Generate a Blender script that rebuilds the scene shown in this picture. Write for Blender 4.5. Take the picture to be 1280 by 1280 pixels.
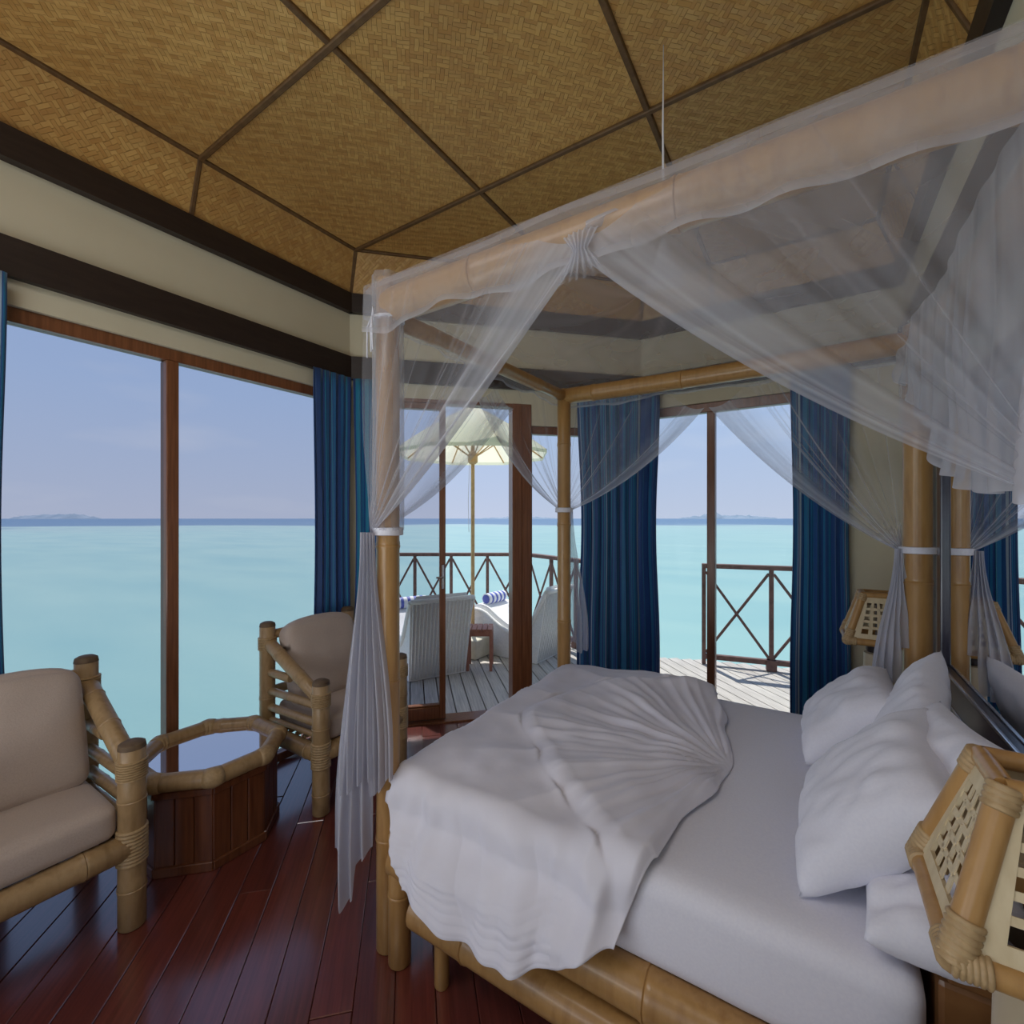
import bpy, bmesh, math, random
from mathutils import Vector, Matrix, noise
random.seed(7)
for o in list(bpy.data.objects): bpy.data.objects.remove(o, do_unlink=True)
scn = bpy.context.scene
COL = scn.collection
PI = math.pi
# ------------------------------------------------------------------ camera, exposure
TH = math.radians(32.8)
F2 = Vector((-math.sin(TH), math.cos(TH), 0)); R2 = Vector((math.cos(TH), math.sin(TH), 0))
EYE = 1.5; FPX = 582.0
cd = bpy.data.cameras.new('camera'); cam = bpy.data.objects.new('camera', cd); COL.objects.link(cam)
cam.location = (0, 0, EYE); cam.rotation_euler = (PI/2, 0, TH)
cd.sensor_width = 36; cd.lens = 36*FPX/1280; cd.shift_y = 8/1280; cd.clip_start = 0.05; cd.clip_end = 9000
scn.camera = cam
scn.view_settings.view_transform = 'Standard'; scn.view_settings.look = 'None'
scn.view_settings.gamma = 1; scn.view_settings.use_curve_mapping = False
scn.view_settings.exposure = 0.0
# ------------------------------------------------------------------ sky
w = bpy.data.worlds.new('sky'); scn.world = w; w.use_nodes = True
nt = w.node_tree; nt.nodes.clear()
out = nt.nodes.new('ShaderNodeOutputWorld'); bg = nt.nodes.new('ShaderNodeBackground')
tc = nt.nodes.new('ShaderNodeTexCoord'); sp = nt.nodes.new('ShaderNodeSeparateXYZ'); rp = nt.nodes.new('ShaderNodeValToRGB')
nt.links.new(tc.outputs['Generated'], sp.inputs[0]); nt.links.new(sp.outputs['Z'], rp.inputs[0])
e = rp.color_ramp.elements
e[0].position = 0.0; e[0].color = (.54, .61, .78, 1)
e[1].position = 1.0; e[1].color = (.17, .30, .66, 1)
for p, c in ((.08, (.49, .59, .80, 1)), (.22, (.42, .56, .83, 1)), (.45, (.34, .50, .83, 1))):
    q = e.new(p); q.color = c
mp = nt.nodes.new('ShaderNodeMapping'); mp.inputs['Scale'].default_value = (1.3, 1.3, 5.5)
nz = nt.nodes.new('ShaderNodeTexNoise'); nz.inputs['Scale'].default_value = 1.7; nz.inputs['Detail'].default_value = 7
cr = nt.nodes.new('ShaderNodeValToRGB'); cr.color_ramp.elements[0].position = .56; cr.color_ramp.elements[1].position = .78
cr.color_ramp.elements[0].color = (0, 0, 0, 1); cr.color_ramp.elements[1].color = (.45, .45, .45, 1)
mx = nt.nodes.new('ShaderNodeMix'); mx.data_type = 'RGBA'
nt.links.new(tc.outputs['Generated'], mp.inputs[0]); nt.links.new(mp.outputs[0], nz.inputs['Vector']); nt.links.new(nz.outputs[0], cr.inputs[0])
nt.links.new(cr.outputs[0], mx.inputs[0]); nt.links.new(rp.outputs[0], mx.inputs[6]); mx.inputs[7].default_value = (.72, .76, .86, 1)
nt.links.new(mx.outputs[2], bg.inputs[0]); bg.inputs[1].default_value = 1.0; nt.links.new(bg.outputs[0], out.inputs[0])
# ------------------------------------------------------------------ sun, and fill lights added behind the camera
def aim(o, d): o.rotation_euler = Vector(d).to_track_quat('-Z', 'Y').to_euler()
sl = bpy.data.lights.new('sun', 'SUN'); sl.energy = 4.3; sl.angle = math.radians(.6); sl.color = (1, .97, .9)
sun = bpy.data.objects.new('sun', sl); COL.objects.link(sun); sun.location = (-3, 6, 9)
az = math.radians(90+32.8+12); el = math.radians(63)
SUNDIR = Vector((math.cos(az)*math.cos(el), math.sin(az)*math.cos(el), math.sin(el)))
aim(sun, -SUNDIR)
def area(name, loc, d, sx, sy, power, col=(1, 1, 1)):
    l = bpy.data.lights.new(name, 'AREA'); l.shape = 'RECTANGLE'; l.size = sx; l.size_y = sy; l.energy = power; l.color = col
    o = bpy.data.objects.new(name, l); COL.objects.link(o); o.location = loc; aim(o, d); return o
area('fill_rear', (-.75, -1.85, 1.25), (0, .62, .78), 1.7, 1.5, 5, (.97, .97, 1))  # added fill light outside the rear window, brightens the interior
area('fill_up', (-1.3, -.95, .75), (-.05, .42, .9), 1.8, 1.2, 17, (1, .985, .97))  # added fill thrown up at the ceiling, no lamp stands here
area('fill_down', (-1.0, -.55, 3.2), (.12, .34, -.93), 1.6, .9, 17, (.94, .96, 1))  # added fill from above for the bed top, no fixture here
area('fill_rear_left', (-2.42, -1.28, 1.25), (.5, .5, .7), 1.1, 1.5, 10, (.94, .96, 1))  # added fill light beyond the corner window behind the viewer

# ------------------------------------------------------------------ pixel helpers (used to measure real positions)
def ray(px): return F2 + R2*((px-640)/FPX)
def W(px, py, t):
    p = ray(px)*t; return Vector((p.x, p.y, EYE-(py-648)/FPX*t))
def CW(X, Y, z=0): p = R2*X+F2*Y; return Vector((p.x, p.y, z))
# ------------------------------------------------------------------ materials
MATS = {}
def newmat(name):
    m = bpy.data.materials.new(name); m.use_nodes = True; n = m.node_tree
    b = n.nodes['Principled BSDF']; MATS[name] = m; return m, n, b
def ramp(n, stops, src, mode='LINEAR'):
    r = n.nodes.new('ShaderNodeValToRGB'); r.color_ramp.interpolation = mode; el = r.color_ramp.elements
    el[0].position = stops[0][0]; el[0].color = (*stops[0][1], 1); el[1].position = stops[-1][0]; el[1].color = (*stops[-1][1], 1)
    for p, c in stops[1:-1]:
        q = el.new(p); q.color = (*c, 1)
    n.links.new(src, r.inputs[0]); return r
def noisey(name, c1, c2, scale=(1, 1, 1), ns=5, rough=.5, bump=.1, spec=.5, coat=0, detail=5, coord='Object', dist=.002, c3=None, sheen=0):
    m, n, b = newmat(name)
    t = n.nodes.new('ShaderNodeTexCoord'); mp = n.nodes.new('ShaderNodeMapping'); mp.inputs['Scale'].default_value = scale
    z = n.nodes.new('ShaderNodeTexNoise'); z.inputs['Scale'].default_value = ns; z.inputs['Detail'].default_value = detail
    oi = n.nodes.new('ShaderNodeObjectInfo'); ad = n.nodes.new('ShaderNodeVectorMath'); ad.operation = 'ADD'
    sc = n.nodes.new('ShaderNodeMath'); sc.operation = 'MULTIPLY'; sc.inputs[1].default_value = 37
    n.links.new(oi.outputs['Random'], sc.inputs[0]); n.links.new(sc.outputs[0], ad.inputs[1])
    n.links.new(t.outputs[coord], mp.inputs[0]); n.links.new(mp.outputs[0], ad.inputs[0]); n.links.new(ad.outputs[0], z.inputs['Vector'])
    st = [(.3, c1), (.7, c2)] if c3 is None else [(.25, c1), (.5, c2), (.75, c3)]
    r = ramp(n, st, z.outputs[0]); n.links.new(r.outputs[0], b.inputs['Base Color'])
    b.inputs['Roughness'].default_value = rough; b.inputs['Specular IOR Level'].default_value = spec; b.inputs['Coat Weight'].default_value = coat
    b.inputs['Coat Roughness'].default_value = .12; b.inputs['Sheen Weight'].default_value = sheen
    if bump:
        bp = n.nodes.new('ShaderNodeBump'); bp.inputs['Strength'].default_value = bump; bp.inputs['Distance'].default_value = dist
        n.links.new(z.outputs[0], bp.inputs['Height']); n.links.new(bp.outputs[0], b.inputs['Normal'])
    return m
noisey('wall_cream', (.64, .58, .43), (.68, .62, .47), ns=3, rough=.8, bump=.03)
noisey('panel_white', (.62, .61, .56), (.66, .65, .61), ns=3, rough=.6, bump=.02)
noisey('trim_dark', (.020, .012, .011), (.032, .020, .017), (1, 1, 6), ns=9, rough=.45, bump=.1)
noisey('frame_wood', (.16, .055, .022), (.26, .10, .042), (30, 30, 1.5), ns=3, rough=.38, bump=.08, coat=.15)
noisey('batten', (.10, .05, .018), (.17, .09, .033), (8, 8, 8), ns=4, rough=.55)
noisey('bamboo', (.33, .165, .05), (.45, .25, .085), (6, 6, 1.2), ns=5, rough=.36, bump=.12, coat=.25, c3=(.38, .20, .062))
noisey('bamboo_pale', (.27, .165, .07), (.40, .26, .125), (6, 6, 2), ns=5, rough=.42, bump=.12, coat=.15, c3=(.33, .205, .09))
noisey('bamboo_end', (.10, .06, .03), (.17, .11, .06), ns=30, rough=.7)
noisey('rattan', (.36, .235, .11), (.48, .33, .17), (20, 20, 20), ns=4, rough=.5, bump=.2)
noisey('cane_strip', (.58, .46, .28), (.70, .58, .38), (12, 12, 3), ns=4, rough=.5, bump=.15)
noisey('cushion', (.47, .375, .32), (.52, .42, .36), ns=220, rough=.85, bump=.35, dist=.0015, sheen=.2, detail=2)
noisey('linen', (.76, .75, .83), (.80, .79, .86), ns=160, rough=.85, bump=.12, dist=.001, sheen=.15, detail=2)
noisey('linen_soft', (.72, .70, .77), (.78, .76, .83), ns=7, rough=.9, bump=.25, dist=.01, sheen=.15)
noisey('table_wood', (.10, .028, .010), (.19, .062, .022), (14, 14, 1), ns=4, rough=.35, bump=.08, coat=.3)
noisey('head_wood', (.18, .075, .025), (.28, .13, .045), (3, 14, 3), ns=4, rough=.4, bump=.08, coat=.2)
noisey('rail_wood', (.11, .055, .045), (.19, .10, .08), (4, 4, 4), ns=5, rough=.6)
noisey('side_table_wood', (.30, .11, .07), (.42, .18, .12), (4, 4, 4), ns=5, rough=.5)
noisey('pole_wood', (.55, .33, .14), (.68, .44, .2), (4, 4, 4), ns=5, rough=.5)
noisey('wicker_white', (.78, .78, .77), (.90, .90, .88), (1, 1, 1), ns=70, rough=.7, bump=.8, dist=.006)
noisey('towel', (.85, .85, .85), (.93, .93, .93), ns=90, rough=.95, bump=.3)
noisey('stone', (.66, .62, .5), (.76, .72, .6), ns=20, rough=.8, bump=.2)
noisey('parasol_cloth', (.86, .84, .72), (.9, .88, .76), ns=30, rough=.9, bump=.05)
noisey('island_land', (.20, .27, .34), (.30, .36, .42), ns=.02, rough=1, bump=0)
noisey('lamp_stem', (.50, .40, .26), (.58, .47, .32), (4, 4, 1), ns=5, rough=.5)
noisey('mirror_frame', (.030, .028, .045), (.045, .042, .062), (1, 1, 1), ns=5, rough=.3, bump=0, coat=.4)
noisey('roof_underside', (.25, .19, .12), (.33, .25, .16), (1, 1, 1), ns=20, rough=.9)
noisey('silver', (.55, .56, .6), (.62, .63, .67), ns=5, rough=.25, bump=0)
MATS['silver'].node_tree.nodes['Principled BSDF'].inputs['Metallic'].default_value = .9
m, n, b = newmat('mirror_glass'); b.inputs['Metallic'].default_value = 1; b.inputs['Roughness'].default_value = .01; b.inputs['Base Color'].default_value = (.82, .83, .85, 1)
m, n, b = newmat('table_glass'); b.inputs['Metallic'].default_value = 1; b.inputs['Roughness'].default_value = .05; b.inputs['Base Color'].default_value = (.78, .72, .70, 1)
def plankmat(name, cols, rough, coat, streak, bump=.1):
    m, n, b = newmat(name)
    oi = n.nodes.new('ShaderNodeObjectInfo'); r = ramp(n, cols, oi.outputs['Random'])
    t = n.nodes.new('ShaderNodeTexCoord'); mp = n.nodes.new('ShaderNodeMapping'); mp.inputs['Scale'].default_value = (1.6, 38, 10)
    ad = n.nodes.new('ShaderNodeVectorMath'); ad.operation = 'ADD'; sc = n.nodes.new('ShaderNodeMath'); sc.operation = 'MULTIPLY'; sc.inputs[1].default_value = 61
    n.links.new(oi.outputs['Random'], sc.inputs[0]); n.links.new(sc.outputs[0], ad.inputs[1])
    z = n.nodes.new('ShaderNodeTexNoise'); z.inputs['Scale'].default_value = 2.2; z.inputs['Detail'].default_value = 6; z.inputs['Distortion'].default_value = .6
    n.links.new(t.outputs['Object'], mp.inputs[0]); n.links.new(mp.outputs[0], ad.inputs[0]); n.links.new(ad.outputs[0], z.inputs['Vector'])
    gr = ramp(n, [(.3, (streak[0],)*3), (.7, (streak[1],)*3)], z.outputs[0])
    x = n.nodes.new('ShaderNodeMix'); x.data_type = 'RGBA'; x.blend_type = 'MULTIPLY'; x.inputs[0].default_value = 1
    n.links.new(r.outputs[0], x.inputs[6]); n.links.new(gr.outputs[0], x.inputs[7]); n.links.new(x.outputs[2], b.inputs['Base Color'])
    b.inputs['Roughness'].default_value = rough; b.inputs['Coat Weight'].default_value = coat; b.inputs['Coat Roughness'].default_value = .17; b.inputs['Coat IOR'].default_value = 1.75
    bp = n.nodes.new('ShaderNodeBump'); bp.inputs['Strength'].default_value = bump; bp.inputs['Distance'].default_value = .002
    n.links.new(z.outputs[0], bp.inputs['Height']); n.links.new(bp.outputs[0], b.inputs['Normal'])
plankmat('floor_wood', [(0, (.12, .025, .018)), (.5, (.175, .038, .026)), (1, (.14, .03, .022))], .30, 1.0, (.7, 1.2))
plankmat('deck_wood', [(0, (.50, .46, .42)), (.5, (.60, .56, .51)), (1, (.55, .51, .47))], .8, 0, (.72, 1.15), .4)
# glass panes: clear with a faint reflection
def glass(name, tint):
    m = bpy.data.materials.new(name); m.use_nodes = True; n = m.node_tree; n.nodes.clear(); MATS[name] = m
    o = n.nodes.new('ShaderNodeOutputMaterial'); t = n.nodes.new('ShaderNodeBsdfTransparent'); t.inputs[0].default_value = (*tint, 1)
    g = n.nodes.new('ShaderNodeBsdfGlossy'); g.inputs['Roughness'].default_value = .02; fr = n.nodes.new('ShaderNodeFresnel'); fr.inputs[0].default_value = 1.10
    x = n.nodes.new('ShaderNodeMixShader'); n.links.new(fr.outputs[0], x.inputs[0]); n.links.new(t.outputs[0], x.inputs[1]); n.links.new(g.outputs[0], x.inputs[2]); n.links.new(x.outputs[0], o.inputs[0])
glass('glass_clear', (.97, .98, .98)); glass('glass_tinted', (.84, .84, .86))
# mosquito net: see-through cloth, denser where the threads gather (vertex attribute)
m = bpy.data.materials.new('net'); m.use_nodes = True; n = m.node_tree; n.nodes.clear(); MATS['net'] = m
o_ = n.nodes.new('ShaderNodeOutputMaterial'); tr = n.nodes.new('ShaderNodeBsdfTransparent'); df = n.nodes.new('ShaderNodeBsdfDiffuse'); tl = n.nodes.new('ShaderNodeBsdfTranslucent')
df.inputs[0].default_value = (.66, .65, .71, 1); tl.inputs[0].default_value = (.68, .68, .75, 1)
x1 = n.nodes.new('ShaderNodeMixShader'); x1.inputs[0].default_value = .42; x2 = n.nodes.new('ShaderNodeMixShader')
at = n.nodes.new('ShaderNodeAttribute'); at.attribute_name = 'net_weave'
n.links.new(df.outputs[0], x1.inputs[1]); n.links.new(tl.outputs[0], x1.inputs[2]); n.links.new(at.outputs['Fac'], x2.inputs[0])
n.links.new(tr.outputs[0], x2.inputs[1]); n.links.new(x1.outputs[0], x2.inputs[2]); n.links.new(x2.outputs[0], o_.inputs[0])
# parasol cloth lets light through
n = MATS['parasol_cloth'].node_tree; b = n.nodes['Principled BSDF']; tl = n.nodes.new('ShaderNodeBsdfTranslucent'); tl.inputs[0].default_value = (.96, .90, .68, 1)
x = n.nodes.new('ShaderNodeMixShader'); x.inputs[0].default_value = .5; n.links.new(b.outputs[0], x.inputs[1]); n.links.new(tl.outputs[0], x.inputs[2]); n.links.new(x.outputs[0], n.nodes['Material Output'].inputs[0])
# blue striped curtain cloth
m, n, b = newmat('curtain_cloth')
at = n.nodes.new('ShaderNodeAttribute'); at.attribute_name = 'cloth_u'
nz = n.nodes.new('ShaderNodeTexNoise'); nz.noise_dimensions = '1D'; nz.inputs['Scale'].default_value = 11; nz.inputs['Detail'].default_value = 1.5
n.links.new(at.outputs['Fac'], nz.inputs['W'])
r = ramp(n, [(0, (.008, .05, .19)), (.34, (.014, .09, .30)), (.41, (.012, .17, .36)), (.47, (.012, .065, .25)), (.52, (.014, .21, .36)), (.56, (.01, .085, .28)), (.62, (.34, .44, .54)), (.66, (.01, .065, .24))], nz.outputs[0], 'CONSTANT')
n.links.new(r.outputs[0], b.inputs['Base Color']); b.inputs['Roughness'].default_value = .55; b.inputs['Sheen Weight'].default_value = .2
# striped bolster
m, n, b = newmat('bolster_cloth'); t = n.nodes.new('ShaderNodeTexCoord'); wv = n.nodes.new('ShaderNodeTexWave'); wv.bands_direction = 'Y'; wv.inputs['Scale'].default_value = 4.2
r = ramp(n, [(0, (.85, .85, .88)), (.55, (.10, .13, .50))], wv.outputs[0], 'CONSTANT'); n.links.new(t.outputs['Object'], wv.inputs['Vector']); n.links.new(r.outputs[0], b.inputs['Base Color'])
# woven mat: squares of split cane laid in alternating directions
m, n, b = newmat('woven_mat'); uv = n.nodes.new('ShaderNodeUVMap'); mp = n.nodes.new('ShaderNodeMapping'); mp.inputs['Rotation'].default_value = (0, 0, PI/4)
n.links.new(uv.outputs[0], mp.inputs[0])
wz = n.nodes.new('ShaderNodeTexNoise'); wz.inputs['Scale'].default_value = 14; wz.inputs['Detail'].default_value = 2; n.links.new(mp.outputs[0], wz.inputs['Vector'])
wa = n.nodes.new('ShaderNodeVectorMath'); wa.operation = 'MULTIPLY_ADD'; wa.inputs[1].default_value = (.012, .012, 0); n.links.new(wz.outputs[1], wa.inputs[0]); n.links.new(mp.outputs[0], wa.inputs[2])
ck = n.nodes.new('ShaderNodeTexChecker'); ck.inputs['Scale'].default_value = 1/.052; n.links.new(wa.outputs[0], ck.inputs['Vector'])
def bricks(rot):
    q = n.nodes.new('ShaderNodeMapping'); q.inputs['Rotation'].default_value = (0, 0, rot); n.links.new(wa.outputs[0], q.inputs[0])
    bk = n.nodes.new('ShaderNodeTexBrick'); bk.offset = .5; bk.inputs['Scale'].default_value = 1; bk.inputs['Brick Width'].default_value = .052; bk.inputs['Row Height'].default_value = .0173
    bk.inputs['Mortar Size'].default_value = .0009; bk.inputs['Mortar Smooth'].default_value = 1; bk.inputs['Bias'].default_value = 0
    bk.inputs['Color1'].default_value = (.52, .275, .082, 1); bk.inputs['Color2'].default_value = (.66, .40, .14, 1); bk.inputs['Mortar'].default_value = (.46, .245, .07, 1)
    n.links.new(q.outputs[0], bk.inputs['Vector']); return bk
k1 = bricks(0); k2 = bricks(PI/2)
mc = n.nodes.new('ShaderNodeMix'); mc.data_type = 'RGBA'; n.links.new(ck.outputs[1], mc.inputs[0]); n.links.new(k1.outputs[0], mc.inputs[6]); n.links.new(k2.outputs[0], mc.inputs[7])
mf = n.nodes.new('ShaderNodeMix'); n.links.new(ck.outputs[1], mf.inputs[0]); n.links.new(k1.outputs[1], mf.inputs[2]); n.links.new(k2.outputs[1], mf.inputs[3])
z = n.nodes.new('ShaderNodeTexNoise'); z.inputs['Scale'].default_value = 1.6; z.inputs['Detail'].default_value = 5
gr = ramp(n, [(.3, (.86, .82, .76)), (.7, (1.06, 1.06, 1.0))], z.outputs[0]); x = n.nodes.new('ShaderNodeMix'); x.data_type = 'RGBA'; x.blend_type = 'MULTIPLY'; x.inputs[0].default_value = 1
n.links.new(uv.outputs[0], z.inputs['Vector']); n.links.new(mc.outputs[2], x.inputs[6]); n.links.new(gr.outputs[0], x.inputs[7]); n.links.new(x.outputs[2], b.inputs['Base Color'])
wv = n.nodes.new('ShaderNodeTexWave'); wv.bands_direction = 'X'; wv.inputs['Scale'].default_value = 6; wv.inputs['Distortion'].default_value = 2.5; wv.inputs['Detail'].default_value = 1; n.links.new(mp.outputs[0], wv.inputs['Vector'])
b1 = n.nodes.new('ShaderNodeBump'); b1.inputs['Strength'].default_value = .8; b1.inputs['Distance'].default_value = .004; b1.invert = True; n.links.new(mf.outputs[0], b1.inputs['Height'])
b2 = n.nodes.new('ShaderNodeBump'); b2.inputs['Strength'].default_value = .5; b2.inputs['Distance'].default_value = .006; n.links.new(ck.outputs[1], b2.inputs['Height']); n.links.new(b1.outputs[0], b2.inputs['Normal'])
b3 = n.nodes.new('ShaderNodeBump'); b3.inputs['Strength'].default_value = .3; b3.inputs['Distance'].default_value = .008; n.links.new(wv.outputs[0], b3.inputs['Height']); n.links.new(b2.outputs[0], b3.inputs['Normal'])
n.links.new(b3.outputs[0], b.inputs['Normal']); b.inputs['Roughness'].default_value = .40
# sea: shallow lagoon, deep water beyond the reef
m, n, b = newmat('sea_water'); g = n.nodes.new('ShaderNodeNewGeometry'); ln = n.nodes.new('ShaderNodeVectorMath'); ln.operation = 'LENGTH'; n.links.new(g.outputs['Position'], ln.inputs[0])
z0 = n.nodes.new('ShaderNodeTexNoise'); z0.inputs['Scale'].default_value = .012; z0.inputs['Detail'].default_value = 4; n.links.new(g.outputs['Position'], z0.inputs['Vector'])
ma = n.nodes.new('ShaderNodeMath'); ma.operation = 'MULTIPLY_ADD'; ma.inputs[1].default_value = 260; n.links.new(z0.outputs[0], ma.inputs[0]); n.links.new(ln.outputs[1], ma.inputs[2])
dv = n.nodes.new('ShaderNodeMath'); dv.operation = 'DIVIDE'; dv.inputs[1].default_value = 600; n.links.new(ma.outputs[0], dv.inputs[0])
r = ramp(n, [(.2, (.29, .475, .425)), (.45, (.33, .495, .445)), (.57, (.35, .475, .44)), (.64, (.10, .19, .29)), (1, (.08, .17, .28))], dv.outputs[0])
mp = n.nodes.new('ShaderNodeMapping'); mp.inputs['Scale'].default_value = (.10, .28, .1); mp.inputs['Rotation'].default_value = (0, 0, -TH)
z1 = n.nodes.new('ShaderNodeTexNoise'); z1.inputs['Scale'].default_value = .9; z1.inputs['Detail'].default_value = 6; n.links.new(g.outputs['Position'], mp.inputs[0]); n.links.new(mp.outputs[0], z1.inputs['Vector'])
gr = ramp(n, [(.32, (.84, .92, .95)), (.62, (1.06, 1.03, 1.01))], z1.outputs[0]); x = n.nodes.new('ShaderNodeMix'); x.data_type = 'RGBA'; x.blend_type = 'MULTIPLY'; x.inputs[0].default_value = 1
n.links.new(r.outputs[0], x.inputs[6]); n.links.new(gr.outputs[0], x.inputs[7]); n.links.new(x.outputs[2], b.inputs['Base Color'])
b.inputs['Roughness'].default_value = .35; b.inputs['Specular IOR Level'].default_value = .25
z2 = n.nodes.new('ShaderNodeTexNoise'); z2.inputs['Scale'].default_value = 5; z2.inputs['Detail'].default_value = 3; n.links.new(g.outputs['Position'], z2.inputs['Vector'])
bp = n.nodes.new('ShaderNodeBump'); bp.inputs['Strength'].default_value = .12; bp.inputs['Distance'].default_value = .03; n.links.new(z2.outputs[0], bp.inputs['Height']); n.links.new(bp.outputs[0], b.inputs['Normal'])

# ------------------------------------------------------------------ object helpers
def wloc(o):
    v = Vector((0, 0, 0))
    while o: v += o.location; o = o.parent
    return v
class G:                                     # a small geometry collector
    def __init__(s): s.v = []; s.f = []
    def add(s, v, f):
        k = len(s.v); s.v += [Vector(p) for p in v]; s.f += [[i+k for i in q] for q in f]; return s
def tag(o, label=None, cat=None, group=None, kind=None):
    if label: o['label'] = label
    if cat: o['category'] = cat
    if group: o['group'] = group
    if kind: o['kind'] = kind
    return o
def make(name, g, mat, parent=None, smooth=False, loc=None, rel=True, attr=None, uv=None):
    """link geometry given in world coordinates (or local when rel=False) as one mesh object"""
    me = bpy.data.meshes.new(name); o = bpy.data.objects.new(name, me)
    base = wloc(parent) if (parent and rel) else Vector((0, 0, 0))
    if loc is not None: o.location = Vector(loc)-base; off = Vector(loc)
    else: off = base
    me.from_pydata([tuple(Vector(p)-off) for p in g.v], [], g.f); me.update()
    if smooth is True: me.polygons.foreach_set('use_smooth', [True]*len(me.polygons))
    elif smooth: me.polygons.foreach_set('use_smooth', [True]*len(me.polygons)); me.set_sharp_from_angle(angle=math.radians(smooth))
    me.materials.append(MATS[mat])
    if attr:
        a = me.attributes.new(attr[0], 'FLOAT', 'POINT'); a.data.foreach_set('value', attr[1])
    if uv:
        L = me.uv_layers.new(name='UVMap')
        for p in me.polygons:
            for li in p.loop_indices: L.data[li].uv = uv[me.loops[li].vertex_index]
    COL.objects.link(o); o.parent = parent; return o
def empty(name, loc, parent=None):
    o = bpy.data.objects.new(name, None); o.empty_display_size = .1; COL.objects.link(o); o.location = loc; o.parent = parent; return o
def box(x0, y0, z0, x1, y1, z1):
    x0, x1 = min(x0, x1), max(x0, x1); y0, y1 = min(y0, y1), max(y0, y1); z0, z1 = min(z0, z1), max(z0, z1)
    v = [(x0, y0, z0), (x1, y0, z0), (x1, y1, z0), (x0, y1, z0), (x0, y0, z1), (x1, y0, z1), (x1, y1, z1), (x0, y1, z1)]
    return v, [[0, 3, 2, 1], [4, 5, 6, 7], [0, 1, 5, 4], [1, 2, 6, 5], [2, 3, 7, 6], [3, 0, 4, 7]]
def bev(v, f, r=.004, seg=1):
    bm = bmesh.new(); vs = [bm.verts.new(p) for p in v]; [bm.faces.new([vs[i] for i in q]) for q in f]
    bmesh.ops.recalc_face_normals(bm, faces=bm.faces)
    bmesh.ops.bevel(bm, geom=list(bm.edges), offset=r, segments=seg, affect='EDGES', profile=.5)
    bm.verts.index_update(); V = [p.co.copy() for p in bm.verts]; Fa = [[p.index for p in q.verts] for q in bm.faces]; bm.free(); return V, Fa
def obox(c, ax, ay, hx, hy, z0, z1):      # oriented box: centre c (2-D), unit axis ax, half sizes
    c = Vector((c[0], c[1], 0)); ax = Vector((ax[0], ax[1], 0)).normalized(); ay = Vector((-ax.y, ax.x, 0))
    q = [c-ax*hx-ay*hy, c+ax*hx-ay*hy, c+ax*hx+ay*hy, c-ax*hx+ay*hy]
    v = [(p.x, p.y, z0) for p in q]+[(p.x, p.y, z1) for p in q]
    return v, [[0, 3, 2, 1], [4, 5, 6, 7], [0, 1, 5, 4], [1, 2, 6, 5], [2, 3, 7, 6], [3, 0, 4, 7]]
def tube(pts, rad, seg=14, cap=True, sq=1.0):
    pts = [Vector(p) for p in pts]; N = len(pts); rad = rad if isinstance(rad, (list, tuple)) else [rad]*N
    v = []; f = []; up = None
    for i, p in enumerate(pts):
        d = (pts[min(i+1, N-1)]-pts[max(i-1, 0)]).normalized()
        if up is None:
            up = Vector((0, 0, 1)) if abs(d.z) < .9 else Vector((1, 0, 0))
        a = d.cross(up).normalized(); b_ = a.cross(d).normalized(); up = b_
        for k in range(seg):
            t = 2*PI*k/seg; v.append(p+a*math.cos(t)*rad[i]+b_*math.sin(t)*rad[i]*sq)
    for i in range(N-1):
        for k in range(seg):
            k2 = (k+1) % seg; f.append([i*seg+k, i*seg+k2, (i+1)*seg+k2, (i+1)*seg+k])
    if cap: f.append(list(range(seg))[::-1]); f.append([(N-1)*seg+k for k in range(seg)])
    return v, f
def pole(p0, p1, r, node=.24, seg=14, bend=0, taper=0, sq=1.0, ends=True, ph=None):
    """bamboo culm with swollen node rings and rounded lips"""
    p0 = Vector(p0); p1 = Vector(p1); L = (p1-p0).length; pts = []; rad = []
    ss = [(0, -.14), (.006, 0), (L-.006, 0), (L, -.14)] if ends else [(0, 0), (L, 0)]
    k = (random.uniform(.3, .9) if ph is None else ph)*node
    while k < L-.03:
        if k > .03: ss += [(k-.016, .0), (k-.006, .055), (k-.001, .075), (k+.002, .01), (k+.006, .05), (k+.016, 0)]
        k += node*random.uniform(.85, 1.15)
    ss.sort(); side = Vector((0, 0, 1)) if abs((p1-p0).normalized().z) < .7 else Vector((1, 0, 0))
    for s, b_ in ss:
        u = s/L; pts.append(p0.lerp(p1, u)+side*bend*math.sin(PI*u)); rad.append(r*(1+b_)*(1-taper*u))
    return tube(pts, rad, seg, True, sq)
def wrap(p0, p1, r, turns=7, seg=14, bulge=.006):   # rattan binding coiled round a pole
    p0 = Vector(p0); p1 = Vector(p1); pts = []; rad = []
    for i in range(turns):
        for u, b_ in ((0, .001), (.25, bulge), (.75, bulge), (1, .001)):
            pts.append(p0.lerp(p1, (i+u*.98+.01)/turns)); rad.append(r+b_)
    return tube(pts, rad, seg)
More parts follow.
